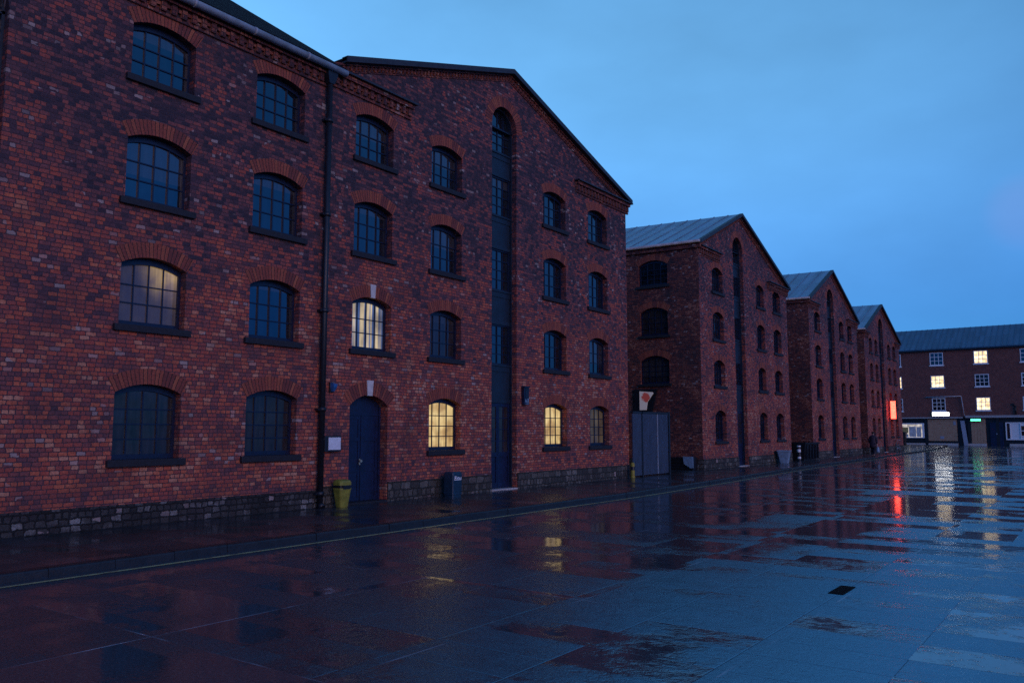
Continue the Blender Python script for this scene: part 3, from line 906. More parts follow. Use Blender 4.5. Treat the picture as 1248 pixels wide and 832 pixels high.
for Y in (W0, W1 + 0.01):
    PS = sidewall(Y)
    q = [(FX - 0.001, EAVE), (rx, rz - 0.12), (rx - 6.0, EAVE)] if Y > 0 else [(FX - 0.001, ZB), (FX - 0.001, EAVE), (rx, rz - 0.12), (rx - 6.0, EAVE), (rx - 6.0, ZB)]
    face(bm, [PS(u, v, 0) for u, v in q], q)
face(bm, [(rx - 6.0, W0, ZB), (rx - 6.0, W1, ZB), (rx - 6.0, W1, EAVE), (rx - 6.0, W0, EAVE)], [(0, 0), (21, 0), (21, 11), (0, 11)])
obj('end_wall', bm, M['brick_side'], wing)
downpipe(wing, PF, 13.36, EAVE - 0.05)

# ------------------------------------------------------------------ gabled warehouses
def gable_house(name_label, S0, SA, S1, eL, eR, zA, cols, rows, bay, bayrows, special=None, door=None, side=None, depth=17.0, brick='brick', roofmat='roof', plinth_mat='plinth', rear_up=0.0, returns=(2.6, 3.9), plinth_h=0.50, nx=4, ny=4, baypane='glass', over=0.22, left_wall=True, stone_heads=()):
    t = thing('gabled_warehouse', name_label, 'warehouse', (FX, (S0 + S1) / 2, PAVE), 'gabled brick warehouses along the street')
    rk = lambda u: eL + (zA - eL) * (u - S0) / (SA - S0) if u <= SA else zA + (eR - zA) * (u - SA) / (S1 - SA)
    P = PF
    holes = []
    for ci, (u0, u1) in enumerate(cols):
        for ri, (zb, zs, zc) in enumerate(rows):
            if door and (ci, ri) == door[0]: continue
            holes.append(win_hole(u0, u1, zb, zs, zc))
    if door:
        _, du0, du1, dz0, dzs, dzc, key = door
        holes.append(opening(du0, du1, dz0, dzs, dzc))
    holes.append(opening(bay[0], bay[1], PAVE + 0.01, bay[2], bay[3]))
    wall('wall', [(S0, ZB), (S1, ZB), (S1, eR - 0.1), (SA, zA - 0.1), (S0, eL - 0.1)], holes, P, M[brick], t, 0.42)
    for ci, (u0, u1) in enumerate(cols):
        for ri, (zb, zs, zc) in enumerate(rows):
            if door and (ci, ri) == door[0]: continue
            sp = (special or {}).get((ci, ri), {})
            window(t, P, u0, u1, zb, zs, zc, sp.get('nx', nx), sp.get('ny', 3 if ri else ny), sp.get('pane', 'glass'), 0.20, key=sp.get('key'), label=sp.get('label'), sill_mat=sp.get('sill', 'sill'))
    if door:
        arched_door(t, P, du0, du1, dz0, dzs, dzc, depth=0.28, key=key)
    loading_bay(t, P, bay[0], bay[1], PAVE + 0.02, bay[2], bay[3], bayrows, pane=baypane)
    arch_band(t, P, bay[0], bay[1], bay[2], bay[3], 0.34, None, 20)
    # plinth between the doorways
    gaps = sorted([(bay[0], bay[1])] + ([(door[1], door[2])] if door else []))
    spans = []; a = S0 + 0.01
    for g0, g1 in gaps:
        spans.append((a, g0 - 0.02)); a = g1 + 0.02
    spans.append((a, S1 - 0.01 + 0.04))
    plinth(t, P, spans, PAVE + plinth_h, M[plinth_mat])
    # corbel tables under the rake and the short level returns
    bm = NB()
    corbels(bm, P, S0 + 0.02, SA, 0, lambda u: rk(u) - 0.06, 0.6)
    corbels(bm, P, SA + 0.001, S1 - 0.02, 0, lambda u: rk(u) - 0.06, 0.6)
    if returns[0]: corbels(bm, P, S0 + 0.02, S0 + returns[0], eL - 0.26)
    if returns[1]: corbels(bm, P, S1 - returns[1], S1 + 0.16, eR - 0.14)
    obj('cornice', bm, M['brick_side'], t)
    for q, z in (((S0 + 0.0, S0 + returns[0] + 0.06), eL - 0.255) if returns[0] else None, ((S1 - returns[1] - 0.06, S1 + 0.24), eR - 0.135) if returns[1] else None):
        bm = NB()
        prism(bm, [(q[0], z), (q[1], z), (q[1], z + 0.05), (q[0], z + 0.05)], -0.24, 0.0, P)
        obj('coping', bm, M['lead'], t)
    # roof
    bm = NB()
    xb = FX - depth
    xf = FX + over
    ru = rear_up
    o = 0.18
    a = (xf, S0 - o, eL - o * (zA - eL) / (SA - S0) + 0.06); d = (xf, SA, zA + 0.06); b_ = (xf, S1 + o, eR - o * (zA - eR) / (S1 - SA) + 0.06)
    A = (xb, a[1], a[2] + ru * 0.6); Dd = (xb, SA, d[2] + ru); B = (xb, b_[1], b_[2] + ru * 0.6)
    if left_wall:
        roof_slab(bm, A, a, d, Dd, 0.09)
    else:
        roof_slab(bm, (A[0], S0 + 0.31, rk(S0 + 0.31) + 0.06), (a[0], S0 + 0.31, rk(S0 + 0.31) + 0.06), d, Dd, 0.09)
    roof_slab(bm, b_, B, Dd, d, 0.09)
    if left_wall: seams(bm, A, a, d, Dd, 22)
    r = obj('roof', bm, M[roofmat], t)
    bm = NB()
    # dark barge trim up both rakes
    for u0, u1 in ((S0 - o if left_wall else S0 + 0.31, SA), (SA, S1 + o)):
        f = lambda u: (rk(min(max(u, S0), S1)) if S0 <= u <= S1 else (eL + (u - S0) * (zA - eL) / (SA - S0) if u < S0 else eR + (S1 - u) * (zA - eR) / (S1 - SA)))
        q = [(u0, f(u0) - 0.075), (u1, f(u1) - 0.075), (u1, f(u1) + 0.085), (u0, f(u0) + 0.085)]
        prism(bm, q, -over - 0.03, -0.05, P)
    obj('barge_board', bm, M['lead'], t)
    # side walls and back
    bm = NB()
    PS = sidewall(S1)
    face(bm, [Vector((FX, S1, ZB)), Vector((xb, S1, ZB)), Vector((xb, S1, eR - 0.1 + ru * .6)), Vector((FX, S1, eR - 0.1))], [(FX, ZB), (xb, ZB), (xb, eR), (FX, eR)])
    face(bm, [Vector((xb, S0, ZB)), Vector((xb, S1, ZB)), Vector((xb, S1, eR - 0.1)), Vector((xb, SA, zA - 0.1)), Vector((xb, S0, eL - 0.1))], [(S0, ZB), (S1, ZB), (S1, eR), (SA, zA), (S0, eL)])
    obj('end_wall', bm, M['brick_side'], t)
    PS = sidewall(S0)
    sh = []
    if side:
        for (u0, u1, zb, zs, zc, hh) in side: sh.append(win_hole(u0, u1, zb, zs, zc))
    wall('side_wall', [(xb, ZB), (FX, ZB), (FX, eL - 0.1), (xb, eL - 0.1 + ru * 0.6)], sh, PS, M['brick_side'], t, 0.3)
    if side:
        for (u0, u1, zb, zs, zc, hh) in side:
            window(t, PS, u0, u1, zb, zs, zc, 4, 4, hh, 0.12)
    if left_wall:
        bm = NB()
        box(bm, (xb, ZB, -0.04), (FX + 0.044, PAVE + plinth_h - 0.01, 0.02), PS)
        obj('side_plinth', bm, M[plinth_mat], t)
        bm = NB()
        gz = a[2] - 0.02
        tube(bm, (FX + 0.20, S0 - o - 0.05, gz - 0.02), (xb, S0 - o - 0.05, gz - 0.02 + ru * 0.6), 0.07, 10)
        obj('gutter', bm, M['gutter'], t)
        bm = NB()
        prism(bm, [(FX + 0.14, eL - 0.34), (FX + 0.14, eL - 0.12), (xb, eL - 0.12 + ru * .6), (xb, eL - 0.34 + ru * .6)], -0.12, 0.02, PS)
        obj('eave_course', bm, M['brick_side'], t)
    return t

# nearest gable
B1cols = [(14.39, 15.79), (17.36, 18.75), (23.18, 24.62), (26.20, 27.63)]
B1bay = (20.24, 21.58, Zc(9.87), Zc(10.54))
BR = [(Zc(.86), Zc(2.06), Zc(3.37)), (Zc(3.37), Zc(4.46), Zc(5.83)), (Zc(5.83), Zc(6.92), Zc(8.24)), (Zc(8.24), Zc(9.04), Zc(10.4))]
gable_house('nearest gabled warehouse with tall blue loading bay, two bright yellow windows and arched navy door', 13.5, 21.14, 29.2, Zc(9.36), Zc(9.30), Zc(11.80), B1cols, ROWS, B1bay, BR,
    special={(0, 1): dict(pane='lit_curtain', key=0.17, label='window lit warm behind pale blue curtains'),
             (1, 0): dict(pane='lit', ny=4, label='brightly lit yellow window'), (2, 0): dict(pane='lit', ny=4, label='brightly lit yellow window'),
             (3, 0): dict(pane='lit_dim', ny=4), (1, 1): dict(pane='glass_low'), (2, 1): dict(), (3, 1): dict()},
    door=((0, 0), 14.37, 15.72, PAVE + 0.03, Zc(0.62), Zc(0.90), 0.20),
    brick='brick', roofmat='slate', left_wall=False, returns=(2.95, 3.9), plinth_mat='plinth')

# second
r2 = [(Zc(-0.54), Zc(0.72), Zc(0.97)), (Zc(2.16), Zc(3.22), Zc(3.44)), (Zc(4.45), Zc(5.62), Zc(5.84)), (Zc(6.83), Zc(7.84), Zc(8.08))]
c2 = [(38.1, 39.5), (44.35, 45.6), (47.1, 48.45)]
BR2 = [(Zc(.98), Zc(2.3), Zc(3.5)), (Zc(3.5), Zc(4.7), Zc(5.9)), (Zc(5.9), Zc(7.0), Zc(8.1)), (Zc(8.1), Zc(8.8), Zc(9.9))]
side2 = [(-18.66, -17.12, Zc(2.25), Zc(3.36), Zc(3.62), 'glass_low'), (-18.64, -17.15, Zc(4.62), Zc(5.76), Zc(6.0), 'glass_low'), (-18.70, -17.13, Zc(7.1), Zc(8.12), Zc(8.36), 'glass')]
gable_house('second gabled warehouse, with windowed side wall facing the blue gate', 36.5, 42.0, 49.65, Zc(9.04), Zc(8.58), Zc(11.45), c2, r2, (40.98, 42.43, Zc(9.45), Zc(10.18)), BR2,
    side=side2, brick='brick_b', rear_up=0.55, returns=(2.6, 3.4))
# third
r3 = [(Zc(-0.54), Zc(0.75), Zc(1.0)), (Zc(2.05), Zc(3.2), Zc(3.42)), (Zc(4.25), Zc(5.42), Zc(5.64)), (Zc(6.59), Zc(7.65), Zc(7.87))]
c3 = [(55.4, 56.75), (61.55, 62.75), (63.85, 65.1)]
BR3 = [(Zc(1.0), Zc(2.2), Zc(3.4)), (Zc(3.4), Zc(4.6), Zc(5.7)), (Zc(5.7), Zc(6.8), Zc(7.9)), (Zc(7.9), Zc(8.6), Zc(9.6))]
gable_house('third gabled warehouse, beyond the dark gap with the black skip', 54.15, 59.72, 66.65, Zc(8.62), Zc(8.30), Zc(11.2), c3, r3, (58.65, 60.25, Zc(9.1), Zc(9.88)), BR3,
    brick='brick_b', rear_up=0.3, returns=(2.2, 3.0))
# fourth
r4 = [(Zc(-0.54), Zc(0.75), Zc(1.0)), (Zc(1.95), Zc(3.05), Zc(3.27)), (Zc(4.1), Zc(5.22), Zc(5.44)), (Zc(6.3), Zc(7.3), Zc(7.52))]
c4 = [(70.6, 71.6), (72.5, 73.5), (77.3, 78.4), (79.4, 80.6)]
BR4 = [(Zc(1.0), Zc(2.2), Zc(3.3)), (Zc(3.3), Zc(4.4), Zc(5.5)), (Zc(5.5), Zc(6.5), Zc(7.6)), (Zc(7.6), Zc(8.2), Zc(9.2))]
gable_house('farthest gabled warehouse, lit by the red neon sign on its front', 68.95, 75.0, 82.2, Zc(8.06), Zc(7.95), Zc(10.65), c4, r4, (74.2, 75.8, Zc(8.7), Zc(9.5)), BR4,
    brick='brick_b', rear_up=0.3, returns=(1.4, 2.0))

# ------------------------------------------------------------------ the building that closes the street
FY = 120.0
PFAR = sidewall(FY)
far = thing('office_block', 'long plain brick block with white windows and shops, closing the far end of the street', 'building', (-10.0, FY, 0.0))
FX0, FX1 = -42.0, 30.0
frows = [(Zc(2.5), Zc(4.16)), (Zc(5.54), Zc(7.12)), (Zc(8.47), Zc(10.14))]
fcols = [(-24.0 + 5.1 * k, -22.42 + 5.1 * k) for k in range(-3, 11)]
fh = []
for u0, u1 in fcols:
    for zb, zt in frows: fh.append([(u0, zb), (u1, zb), (u1, zt), (u0, zt)])
GF = Zc(1.55)
FEAVE = Zc(10.62)
wall('wall', [(FX0, GF), (FX1, GF), (FX1, FEAVE), (FX0, FEAVE)], fh, PFAR, M['brick_far'], far, 0.12)
litset = {(3, 1): 'lit_far', (4, 1): 'lit_far', (5, 0): 'lit_far', (5, 2): 'lit_far', (7, 1): 'lit_far', (8, 0): 'lit_far'}
for ci, (u0, u1) in enumerate(fcols):
    for ri, (zb, zt) in enumerate(frows):
        lp = litset.get((ci, ri), 'glass')
        fb = NB()
        for q0, q1 in (((u0, zb), (u0 + .09, zt)), ((u1 - .09, zb), (u1, zt)), ((u0 + .09, zb), (u1 - .09, zb + .10)), ((u0 + .09, zt - .09), (u1 - .09, zt))):
            box(fb, (*q0, 0.0 - 0.02), (*q1, 0.09), PFAR)
        pb = glazing(fb, PFAR, u0 + .09, u1 - .09, zb + .10, zt - .09, zt - .09, 3, 3, 0.05, bar=0.06)
        w = obj('window', fb, M['white_paint'], far)
        if lp == 'lit_far': w['label'] = 'brightly lit window'
        obj('pane', pb, M[lp], w)
        sb = NB()
        box(sb, (u0 - 0.1, zb - 0.12, -0.08), (u1 + 0.1, zb - 0.002, 0.08), PFAR)
        obj('sill', sb, M['white_paint'], w)
bm = NB()
RY, RZ = FY + 5.5, Zc(13.85)
roof_slab(bm, (FX0 - .3, FY - .35, FEAVE + .02), (FX1 + .3, FY - .35, FEAVE + .02), (FX1 + .3, RY, RZ), (FX0 - .3, RY, RZ), 0.12)
roof_slab(bm, (FX1 + .3, FY + 11.35, FEAVE + .02), (FX0 - .3, FY + 11.35, FEAVE + .02), (FX0 - .3, RY, RZ), (FX1 + .3, RY, RZ), 0.12)
seams(bm, (FX0 - .3, FY - .35, FEAVE + .02), (FX1 + .3, FY - .35, FEAVE + .02), (FX1 + .3, RY, RZ), (FX0 - .3, RY, RZ), 110, 0.05, 0.06)
obj('roof', bm, M['roof_far'], far)
bm = NB()
box(bm, (FX0, FEAVE - 0.28, -0.30), (FX1, FEAVE - 0.02, 0.02), PFAR)
obj('eave_board', bm, M['iron'], far)
bm = NB()
for x in (FX0, FX1):
    q = [(x, FY, 0), (x, FY + 11, 0), (x, FY + 11, FEAVE), (x, RY, RZ - .15), (x, FY, FEAVE)]
    face(bm, q, [(p[1], p[2]) for p in q])
face(bm, [(FX0, FY + 11, 0), (FX1, FY + 11, 0), (FX1, FY + 11, FEAVE), (FX0, FY + 11, FEAVE)], [(0, 0), (72, 0), (72, 12), (0, 12)])
obj('end_wall', bm, M['brick_far'], far)
# shopfront storey
bm = NB()
box(bm, (FX0, 0.0, 0.10), (FX1, GF, 0.35), PFAR)
for u in [-30, -26.5, -19.75, -14.75, -11.6, -8.35, -3, 2, 7, 12, 17, 22, 27]:
    box(bm, (u - 0.18, 0.0, -0.02), (u + 0.18, GF, 0.12), PFAR)
obj('shopfront', bm, M['shop_black'], far)
bm = NB()
box(bm, (FX0, GF - 0.02, -0.32), (-15.4, GF + 0.14, 0.08), PFAR)
box(bm, (-15.1, GF + 0.02, -0.32), (FX1, GF + 0.32, 0.08), PFAR)
obj('fascia', bm, M['fascia'], far)
bm = NB()
for a, b in ((-22.4, -19.95), (-19.55, -16.1), (-15.0, -12.9), (-10.4, -3.3)):
    box(bm, (a, 0.0, -0.12), (b, 0.28, 0.11), PFAR)
obj('stall_riser', bm, M['pale_stone'], far)
bm = NB()   # brown boarded shop and its neighbour
box(bm, (-19.55, 0.58, 0.0), (-16.15, GF - 0.12, 0.12), PFAR)
for k in range(5):
    z = 0.60 + k * 0.54
    box(bm, (-19.5, z, -0.012), (-16.2, z + 0.515, 0.02), PFAR)
box(bm, (-14.55, 0.30, 0.0), (-12.92, GF - 0.12, 0.12), PFAR)
for k in range(5):
    u = -14.52 + k * 0.32
    box(bm, (u, 0.32, -0.012), (u + 0.30, GF - 0.14, 0.02), PFAR)
o = obj('shop_shutter', bm, M['shutter_brown'], far)
bm = NB()
box(bm, (-18.15, 0.85, -0.03), (-17.7, 1.2, -0.011), PFAR)
box(bm, (-16.55, 2.65, -0.03), (-16.25, 3.1, -0.011), PFAR)
obj('shutter_label', bm, M['white_board'], far)
# poster window on the left of the shop row
bm = NB()
for q0, q1 in (((-22.9, 0.95), (-22.8, 2.9)), ((-20.25, 0.95), (-20.0, 2.9)), ((-22.8, 2.75), (-20.25, 2.9)), ((-22.8, .95), (-20.25, 1.05))):
    box(bm, (*q0, -0.02), (*q1, 0.1), PFAR)
w = obj('shop_window', bm, M['white_paint'], far)
bm = NB()
face(bm, [PFAR(u, v, 0.07) for u, v in ((-22.8, 1.05), (-20.25, 1.05), (-20.25, 2.75), (-22.8, 2.75))], [(0, 0), (2.5, 0), (2.5, 1.7), (0, 1.7)])
obj('pane', bm, M['shop_lit'], w)
bm = NB()
for a, b, c_, d_ in ((-21.85, -21.0, 1.1, 2.45), (-20.95, -20.4, 1.1, 2.4), (-22.75, -21.95, 1.08, 1.45)):
    box(bm, (a, c_, 0.045), (b, d_, 0.06), PFAR)
obj('poster', bm, M['poster'], w)
bm = NB()
box(bm, (-22.7, 1.62, 0.045), (-21.95, 2.35, 0.06), PFAR)
obj('poster', bm, M['mustard'], w)
# black door
bm = NB()
panelled_leaf(bm, PFAR, -12.45, -11.0, 0.0, 2.95, -0.02, 0.12, (0.4, 0.7), 0.14)
d_ = obj('door', bm, M['navy_door'], far)
bm = NB()
tube(bm, PFAR(-11.75, 1.5, -0.03), PFAR(-11.75, 1.5, -0.10), 0.09, 12)
obj('handle', bm, M['steel'], d_)
# white shop window to the right
bm = NB()
box(bm, (-10.75, 0.75, 0.03), (-7.55, 2.95, 0.10), PFAR)
for q0, q1 in (((-10.75, 0.75), (-10.62, 2.95)), ((-7.72, 0.75), (-7.55, 2.95)), ((-10.62, 2.82), (-7.72, 2.95)), ((-10.62, .75), (-7.72, .9)), ((-9.2, .9), (-9.08, 2.82)), ((-10.3, .9), (-10.2, 2.82)),
               ((-9.08, 2.5), (-7.72, 2.6)), ((-9.08, 1.2), (-7.72, 1.3)), ((-9.08, 1.85), (-7.72, 1.93)), ((-8.66, 1.3), (-8.58, 2.5)), ((-8.2, 1.3), (-8.12, 2.5))):
    box(bm, (*q0, -0.03), (*q1, 0.031), PFAR)
w = obj('shop_window', bm, M['white_paint'], far)
bm = NB()
for u0, u1, v0, v1 in ((-9.08, -7.72, 1.3, 2.5), (-10.62, -10.3, 0.9, 2.82)):
    face(bm, [PFAR(u, v, 0.022) for u, v in ((u0, v0), (u1, v0), (u1, v1), (u0, v1))], [(u0, v0), (u1, v0), (u1, v1), (u0, v1)])
obj('pane', bm, M['glass'], w)

def lit_sign(name, label, cat, u0, u1, z0, z1, mat, out=0.22, grp=None):
    t = thing(name, label, cat, PFAR((u0 + u1) / 2, z0, 0))
    bm = NB()
    box(bm, (u0, z0, -out), (u1, z1, -0.02), PFAR, bev=0.03)
    obj('case', bm, M['iron'], t)
    bm = NB()
    box(bm, (u0 + .04, z0 + .04, -out - 0.03), (u1 - .04, z1 - .04, -out + 0.002), PFAR)
    obj('sign_face', bm, mat, t)
    return t
lit_sign('lit_sign', 'glowing cold white sign below the bracketed window of the far block', 'sign', -18.95, -16.9, Zc(1.80), Zc(2.36), M['neon_white'])
lit_sign('lit_sign', 'small glowing green sign above brown boards on the far block', 'sign', -14.55, -13.35, Zc(1.12), Zc(1.46), M['neon_green'], 0.36)
br = thing('sign_bracket', 'pale metal bracket framing the far window above the white sign', 'bracket', PFAR(-15.7, GF + 0.2, -0.2))
bm = NB()
tube(bm, PFAR(-19.6, Zc(4.3), -0.16), PFAR(-15.45, Zc(4.36), -0.16), 0.06, 8)
tube(bm, PFAR(-15.45, Zc(4.36), -0.16), PFAR(-15.2, GF + 0.15, -0.16), 0.05, 8)
for u in (-19.4, -17.2, -15.6): tube(bm, PFAR(u, Zc(4.33), -0.16), PFAR(u, Zc(4.33), 0.02), 0.03, 6)
obj('rail', bm, M['gutter'], br)
lb = thing('leaning_board', 'tall pale board leaning between brown shopfronts of the far block', 'board', PFAR(-15.3, 0.0, -0.3))
bm = NB()
loft(bm, [[PFAR(u + sh, z, d + dd) for u, dd in ((-0.24, 0), (0.24, 0), (0.24, 0.05), (-0.24, 0.05))] for z, d, sh in ((0.02, -0.45, -15.15), (3.2, -0.06, -15.5))])
obj('board', bm, M['white_board'], lb)
fp = thing('waste_pipe', 'short dark bent pipe on the far block wall by the right window', 'pipe', PFAR(-9.6, Zc(2.0), -0.05))
bm = NB()
tube(bm, PFAR(-9.55, Zc(1.95), -0.12), PFAR(-9.5, Zc(3.0), -0.12), 0.09, 8)
tube(bm, PFAR(-9.5, Zc(3.0), -0.12), PFAR(-9.85, Zc(3.3), -0.10), 0.08, 8)
obj('pipe', bm, M['iron'], fp)

def wheelie(name, label, cat, x, y, z, w, d, h, mat, grp=None, rot=0.0):
    t = thing(name, label, cat, (x, y, z), grp)
    bm = NB()
    loft(bm, [rrect(x, y, z + a, w * s, d * s, 0.05) for a, s in ((0.08, 0.80), (h * 0.86, 1.0), (h * 0.88, 1.05), (h * 0.91, 1.05))])
    obj('body', bm, mat, t)
    bm = NB()
    loft(bm, [rrect(x, y, z + a, w * s, d * s, 0.05) for a, s in ((h * 0.912, 1.08), (h * 0.95, 1.08), (h, 0.86))])
    obj('lid', bm, mat, t)
    for s in (-1, 1):
        bm = NB()
        tube(bm, (x + s * w * 0.30, y + d * 0.36, z + 0.10), (x + s * w * 0.42, y + d * 0.36, z + 0.10), 0.10, 14)
        obj('wheel', bm, M['tyre'], t)
    return t
wheelie('wheelie_bin', 'black bin standing under the poster window at the far end', 'bin', -22.35, 117.2, PAVE, 1.3, 1.0, 1.65, M['black_plastic'])

# ------------------------------------------------------------------ street things
# gate across the yard between the first two gables
gt = thing('yard_gate', 'tall blue grey sheet metal gate closing the yard beside the nearest gable', 'gate', (-15.35, 30.8, PAVE))
PG = front(-15.33)
gz0, gz1 = PAVE + 0.06, Zc(0.66)
for a, b in ((29.23, 29.98), (30.06, 30.72), (30.735, 31.36), (31.40, 32.42)):
    bm = NB()
    box(bm, (a, gz0, 0.0), (b, gz1, 0.05), PG, bev=0.006)
    n = int((b - a) / 0.11)
    for i in range(n):
        u = a + (b - a) * (i + 0.5) / n
        box(bm, (u - 0.012, gz0 + 0.05, -0.006), (u + 0.012, gz1 - 0.05, 0.002), PG)
    obj('gate_leaf', bm, M['gate'], gt)
bm = NB()
box(bm, (29.98, PAVE, -0.02), (30.06, gz1 + 0.1, 0.10), PG)
box(bm, (32.44, PAVE, -0.03), (32.58, gz1 + 0.12, 0.12), PG)
box(bm, (29.22, gz1 + 0.003, -0.02), (32.44, gz1 + 0.09, 0.09), PG)
obj('gate_frame', bm, M['iron'], gt)
bm = NB()
box(bm, (31.365, gz0, -0.03), (31.395, gz1, 0.0), PG)
obj('gate_strip', bm, M['gutter'], gt)

ws = thing('wall_sign', 'white tapering sign with a red mark on the dark side wall above the gate', 'sign', (-18.4, 36.4, Zc(1.0)))
PS2 = sidewall(36.5)
bm = NB()
prism(bm, [(-19.0, Zc(0.85)), (-18.05, Zc(0.85)), (-17.75, Zc(2.0)), (-19.0, Zc(2.0))], -0.10, -0.002, PS2)
obj('backing', bm, M['iron'], ws)
bm = NB()
q = [(0, 0.0), (0.36, 0.0), (0.42, 0.38), (0.74, 0.80), (0.70, 0.86), (0, 0.92)]
prism(bm, q, -0.14, -0.101, lambda u, v, d: PS2(-18.68 + u, Zc(0.98) + v * 1.0, d))
obj('sign_face', bm, M['wall_sign'], ws)

wl = thing('wall_light', 'small black wall light with blue lens between the downpipe and navy door', 'wall light', (FX, 13.72, Zc(1.05)))
bm = NB()
box(bm, (13.66, Zc(0.92), -0.05), (13.80, Zc(1.17), 0.0), PF, bev=0.01)
obj('back_plate', bm, M['iron'], wl)
bm = NB()
loft(bm, [[PF(13.73 + sx * w, z, -d0 - (0.0 if sy < 0 else dd)) for sx, sy in ((-1, -1), (1, -1), (1, 1), (-1, 1))] for z, w, d0, dd in ((Zc(0.95), 0.035, 0.05, 0.06), (Zc(1.05), 0.055, 0.05, 0.12), (Zc(1.13), 0.06, 0.05, 0.13), (Zc(1.15), 0.03, 0.05, 0.05))])
obj('lens', bm, simple('blue lens', (0.03, 0.12, 0.30), 0.15), wl)

nb = thing('notice_board', 'pale notice in a black case on the brick between downpipe and door', 'notice', (FX, 13.8, Zc(-0.33)))
bm = NB()
box(bm, (13.50, Zc(-0.52), -0.10), (14.03, Zc(-0.14), 0.0), PF, bev=0.008)
obj('case', bm, M['iron'], nb)
bm = NB()
box(bm, (13.61, Zc(-0.475), -0.108), (14.0, Zc(-0.175), -0.099), PF)
obj('sheet', bm, M['notice'], nb)

ib = thing('entry_box', 'tall dark entry box with pale blue label on brick beside the loading bay', 'entry box', (FX, 22.0, Zc(0.8)))
bm = NB()
box(bm, (21.84, Zc(0.82), -0.12), (22.12, Zc(1.40), 0.0), PF, bev=0.012)
box(bm, (21.82, Zc(1.38), -0.15), (22.14, Zc(1.42), 0.0), PF)
obj('case', bm, M['navy'], ib)
bm = NB()
box(bm, (21.91, Zc(1.05), -0.128), (22.07, Zc(1.36), -0.119), PF)
obj('door', bm, M['panel_blue'], ib)
bm = NB()
for a, b, c_, d_ in ((21.90, 21.95, 0.90, 1.0), (21.97, 22.0, 0.88, .94), (22.02, 22.08, 0.88, 1.03), (21.90, 22.08, 0.845, 0.862)):
    box(bm, (a, Zc(c_), -0.128), (b, Zc(d_), -0.119), PF)
obj('label', bm, M['pale_blue'], ib)

def flask_bin(name, label, x, y, mat, w, d, h, taper):
    t = thing(name, label, 'bin', (x, y, PAVE))
    bm = NB()
    z = PAVE
    loft(bm, [rrect(x, y, z + a, d * s, w * s, 0.06) for a, s in ((0.0, taper), (0.02, taper + 0.03), (h * 0.62, 0.96), (h * 0.63, 1.0), (h * 0.70, 1.0))])
    obj('body', bm, mat, t)
    bm = NB()
    loft(bm, [rrect(x + dx, y, z + a, d * s, w * s, 0.07) for a, s, dx in ((h * 0.80, 1.02, 0), (h * 0.90, 1.02, 0), (h * 0.97, 0.90, -0.01), (h, 0.62, -0.02))])
    obj('lid', bm, mat, t)
    bm = NB()
    loft(bm, [rrect(x - 0.01, y, z + a, d * 0.9, w * 0.9, 0.05) for a in (h * 0.69, h * 0.805)])
    box(bm, (x + d * 0.40, y - w * 0.30, z + h * 0.66), (x + d * 0.52, y + w * 0.34, z + h * 0.80))
    obj('mouth', bm, M['black_plastic'], t)
    return t
flask_bin('litter_bin', 'yellow green tapered litter bin beside the black downpipe', -15.20, 13.90, M['yellow_bin'], 0.37, 0.32, 0.66, 0.66)

db = thing('litter_bin', 'dark blue litter bin with a white label under the yellow window', 'bin', (-15.10, 17.95, PAVE))
bm = NB()
x, y = -15.08, 17.92
loft(bm, [rrect(x, y, PAVE + a, 0.36 * s, 0.42 * s, 0.04) for a, s in ((0.0, 0.90), (0.05, 0.90), (0.06, 0.96), (0.60, 1.0), (0.66, 0.97), (0.69, 0.85))])
obj('body', bm, M['teal_bin'], db)
bm = NB()
xf = x + 0.175 + 0.008
for a, b, c_, d_ in ((-0.15, 0.15, 0.465, 0.487), (-0.15, -0.05, 0.555, 0.572), (-0.14, -0.12, 0.50, 0.54), (-0.12, -0.06, 0.51, 0.53), (-0.10, -0.085, 0.53, 0.556), (-0.03, 0.0, 0.50, 0.545), (0.0, 0.04, 0.525, 0.545), (0.05, 0.07, 0.50, 0.545), (0.07, 0.11, 0.50, 0.513), (0.125, 0.15, 0.50, 0.54)):
    box(bm, (xf - 0.008, y + a, PAVE + c_), (xf + 0.001, y + b, PAVE + d_))
obj('label', bm, M['label_white'], db)

def bollard(name, label, x, y, h, r, mats):
    t = thing(name, label, 'bollard', (x, y, PAVE))
    bm = NB()
    prof = [(0, r * 1.15), (0.05, r * 1.15), (0.07, r), (h - 0.06, r), (h - 0.03, r * 0.9), (h, r * 0.4)]
    loft(bm, [[Vector((x + q * math.cos(2 * math.pi * i / 14), y + q * math.sin(2 * math.pi * i / 14), PAVE + a)) for i in range(14)] for a, q in prof])
    obj('post', bm, mats[0], t)
    bm = NB()
    for a, b in mats[2]:
        loft(bm, [[Vector((x + (r + 0.004) * math.cos(2 * math.pi * i / 14), y + (r + 0.004) * math.sin(2 * math.pi * i / 14), PAVE + z)) for i in range(14)] for z in (a, b)])
    obj('band', bm, mats[1], t)
bollard('bollard', 'short yellow bollard with a black band at the corner by the gate', -15.22, 28.95, 0.60, 0.08, (M['yellow_post'], M['iron'], [(0.30, 0.44)]))
bollard('bollard', 'slim black bollard with white bands beside the black skip', -15.25, 50.25, 0.98, 0.10, (M['iron'], M['label_white'], [(0.55, 0.72), (0.86, 0.93), (0.16, 0.28)]))

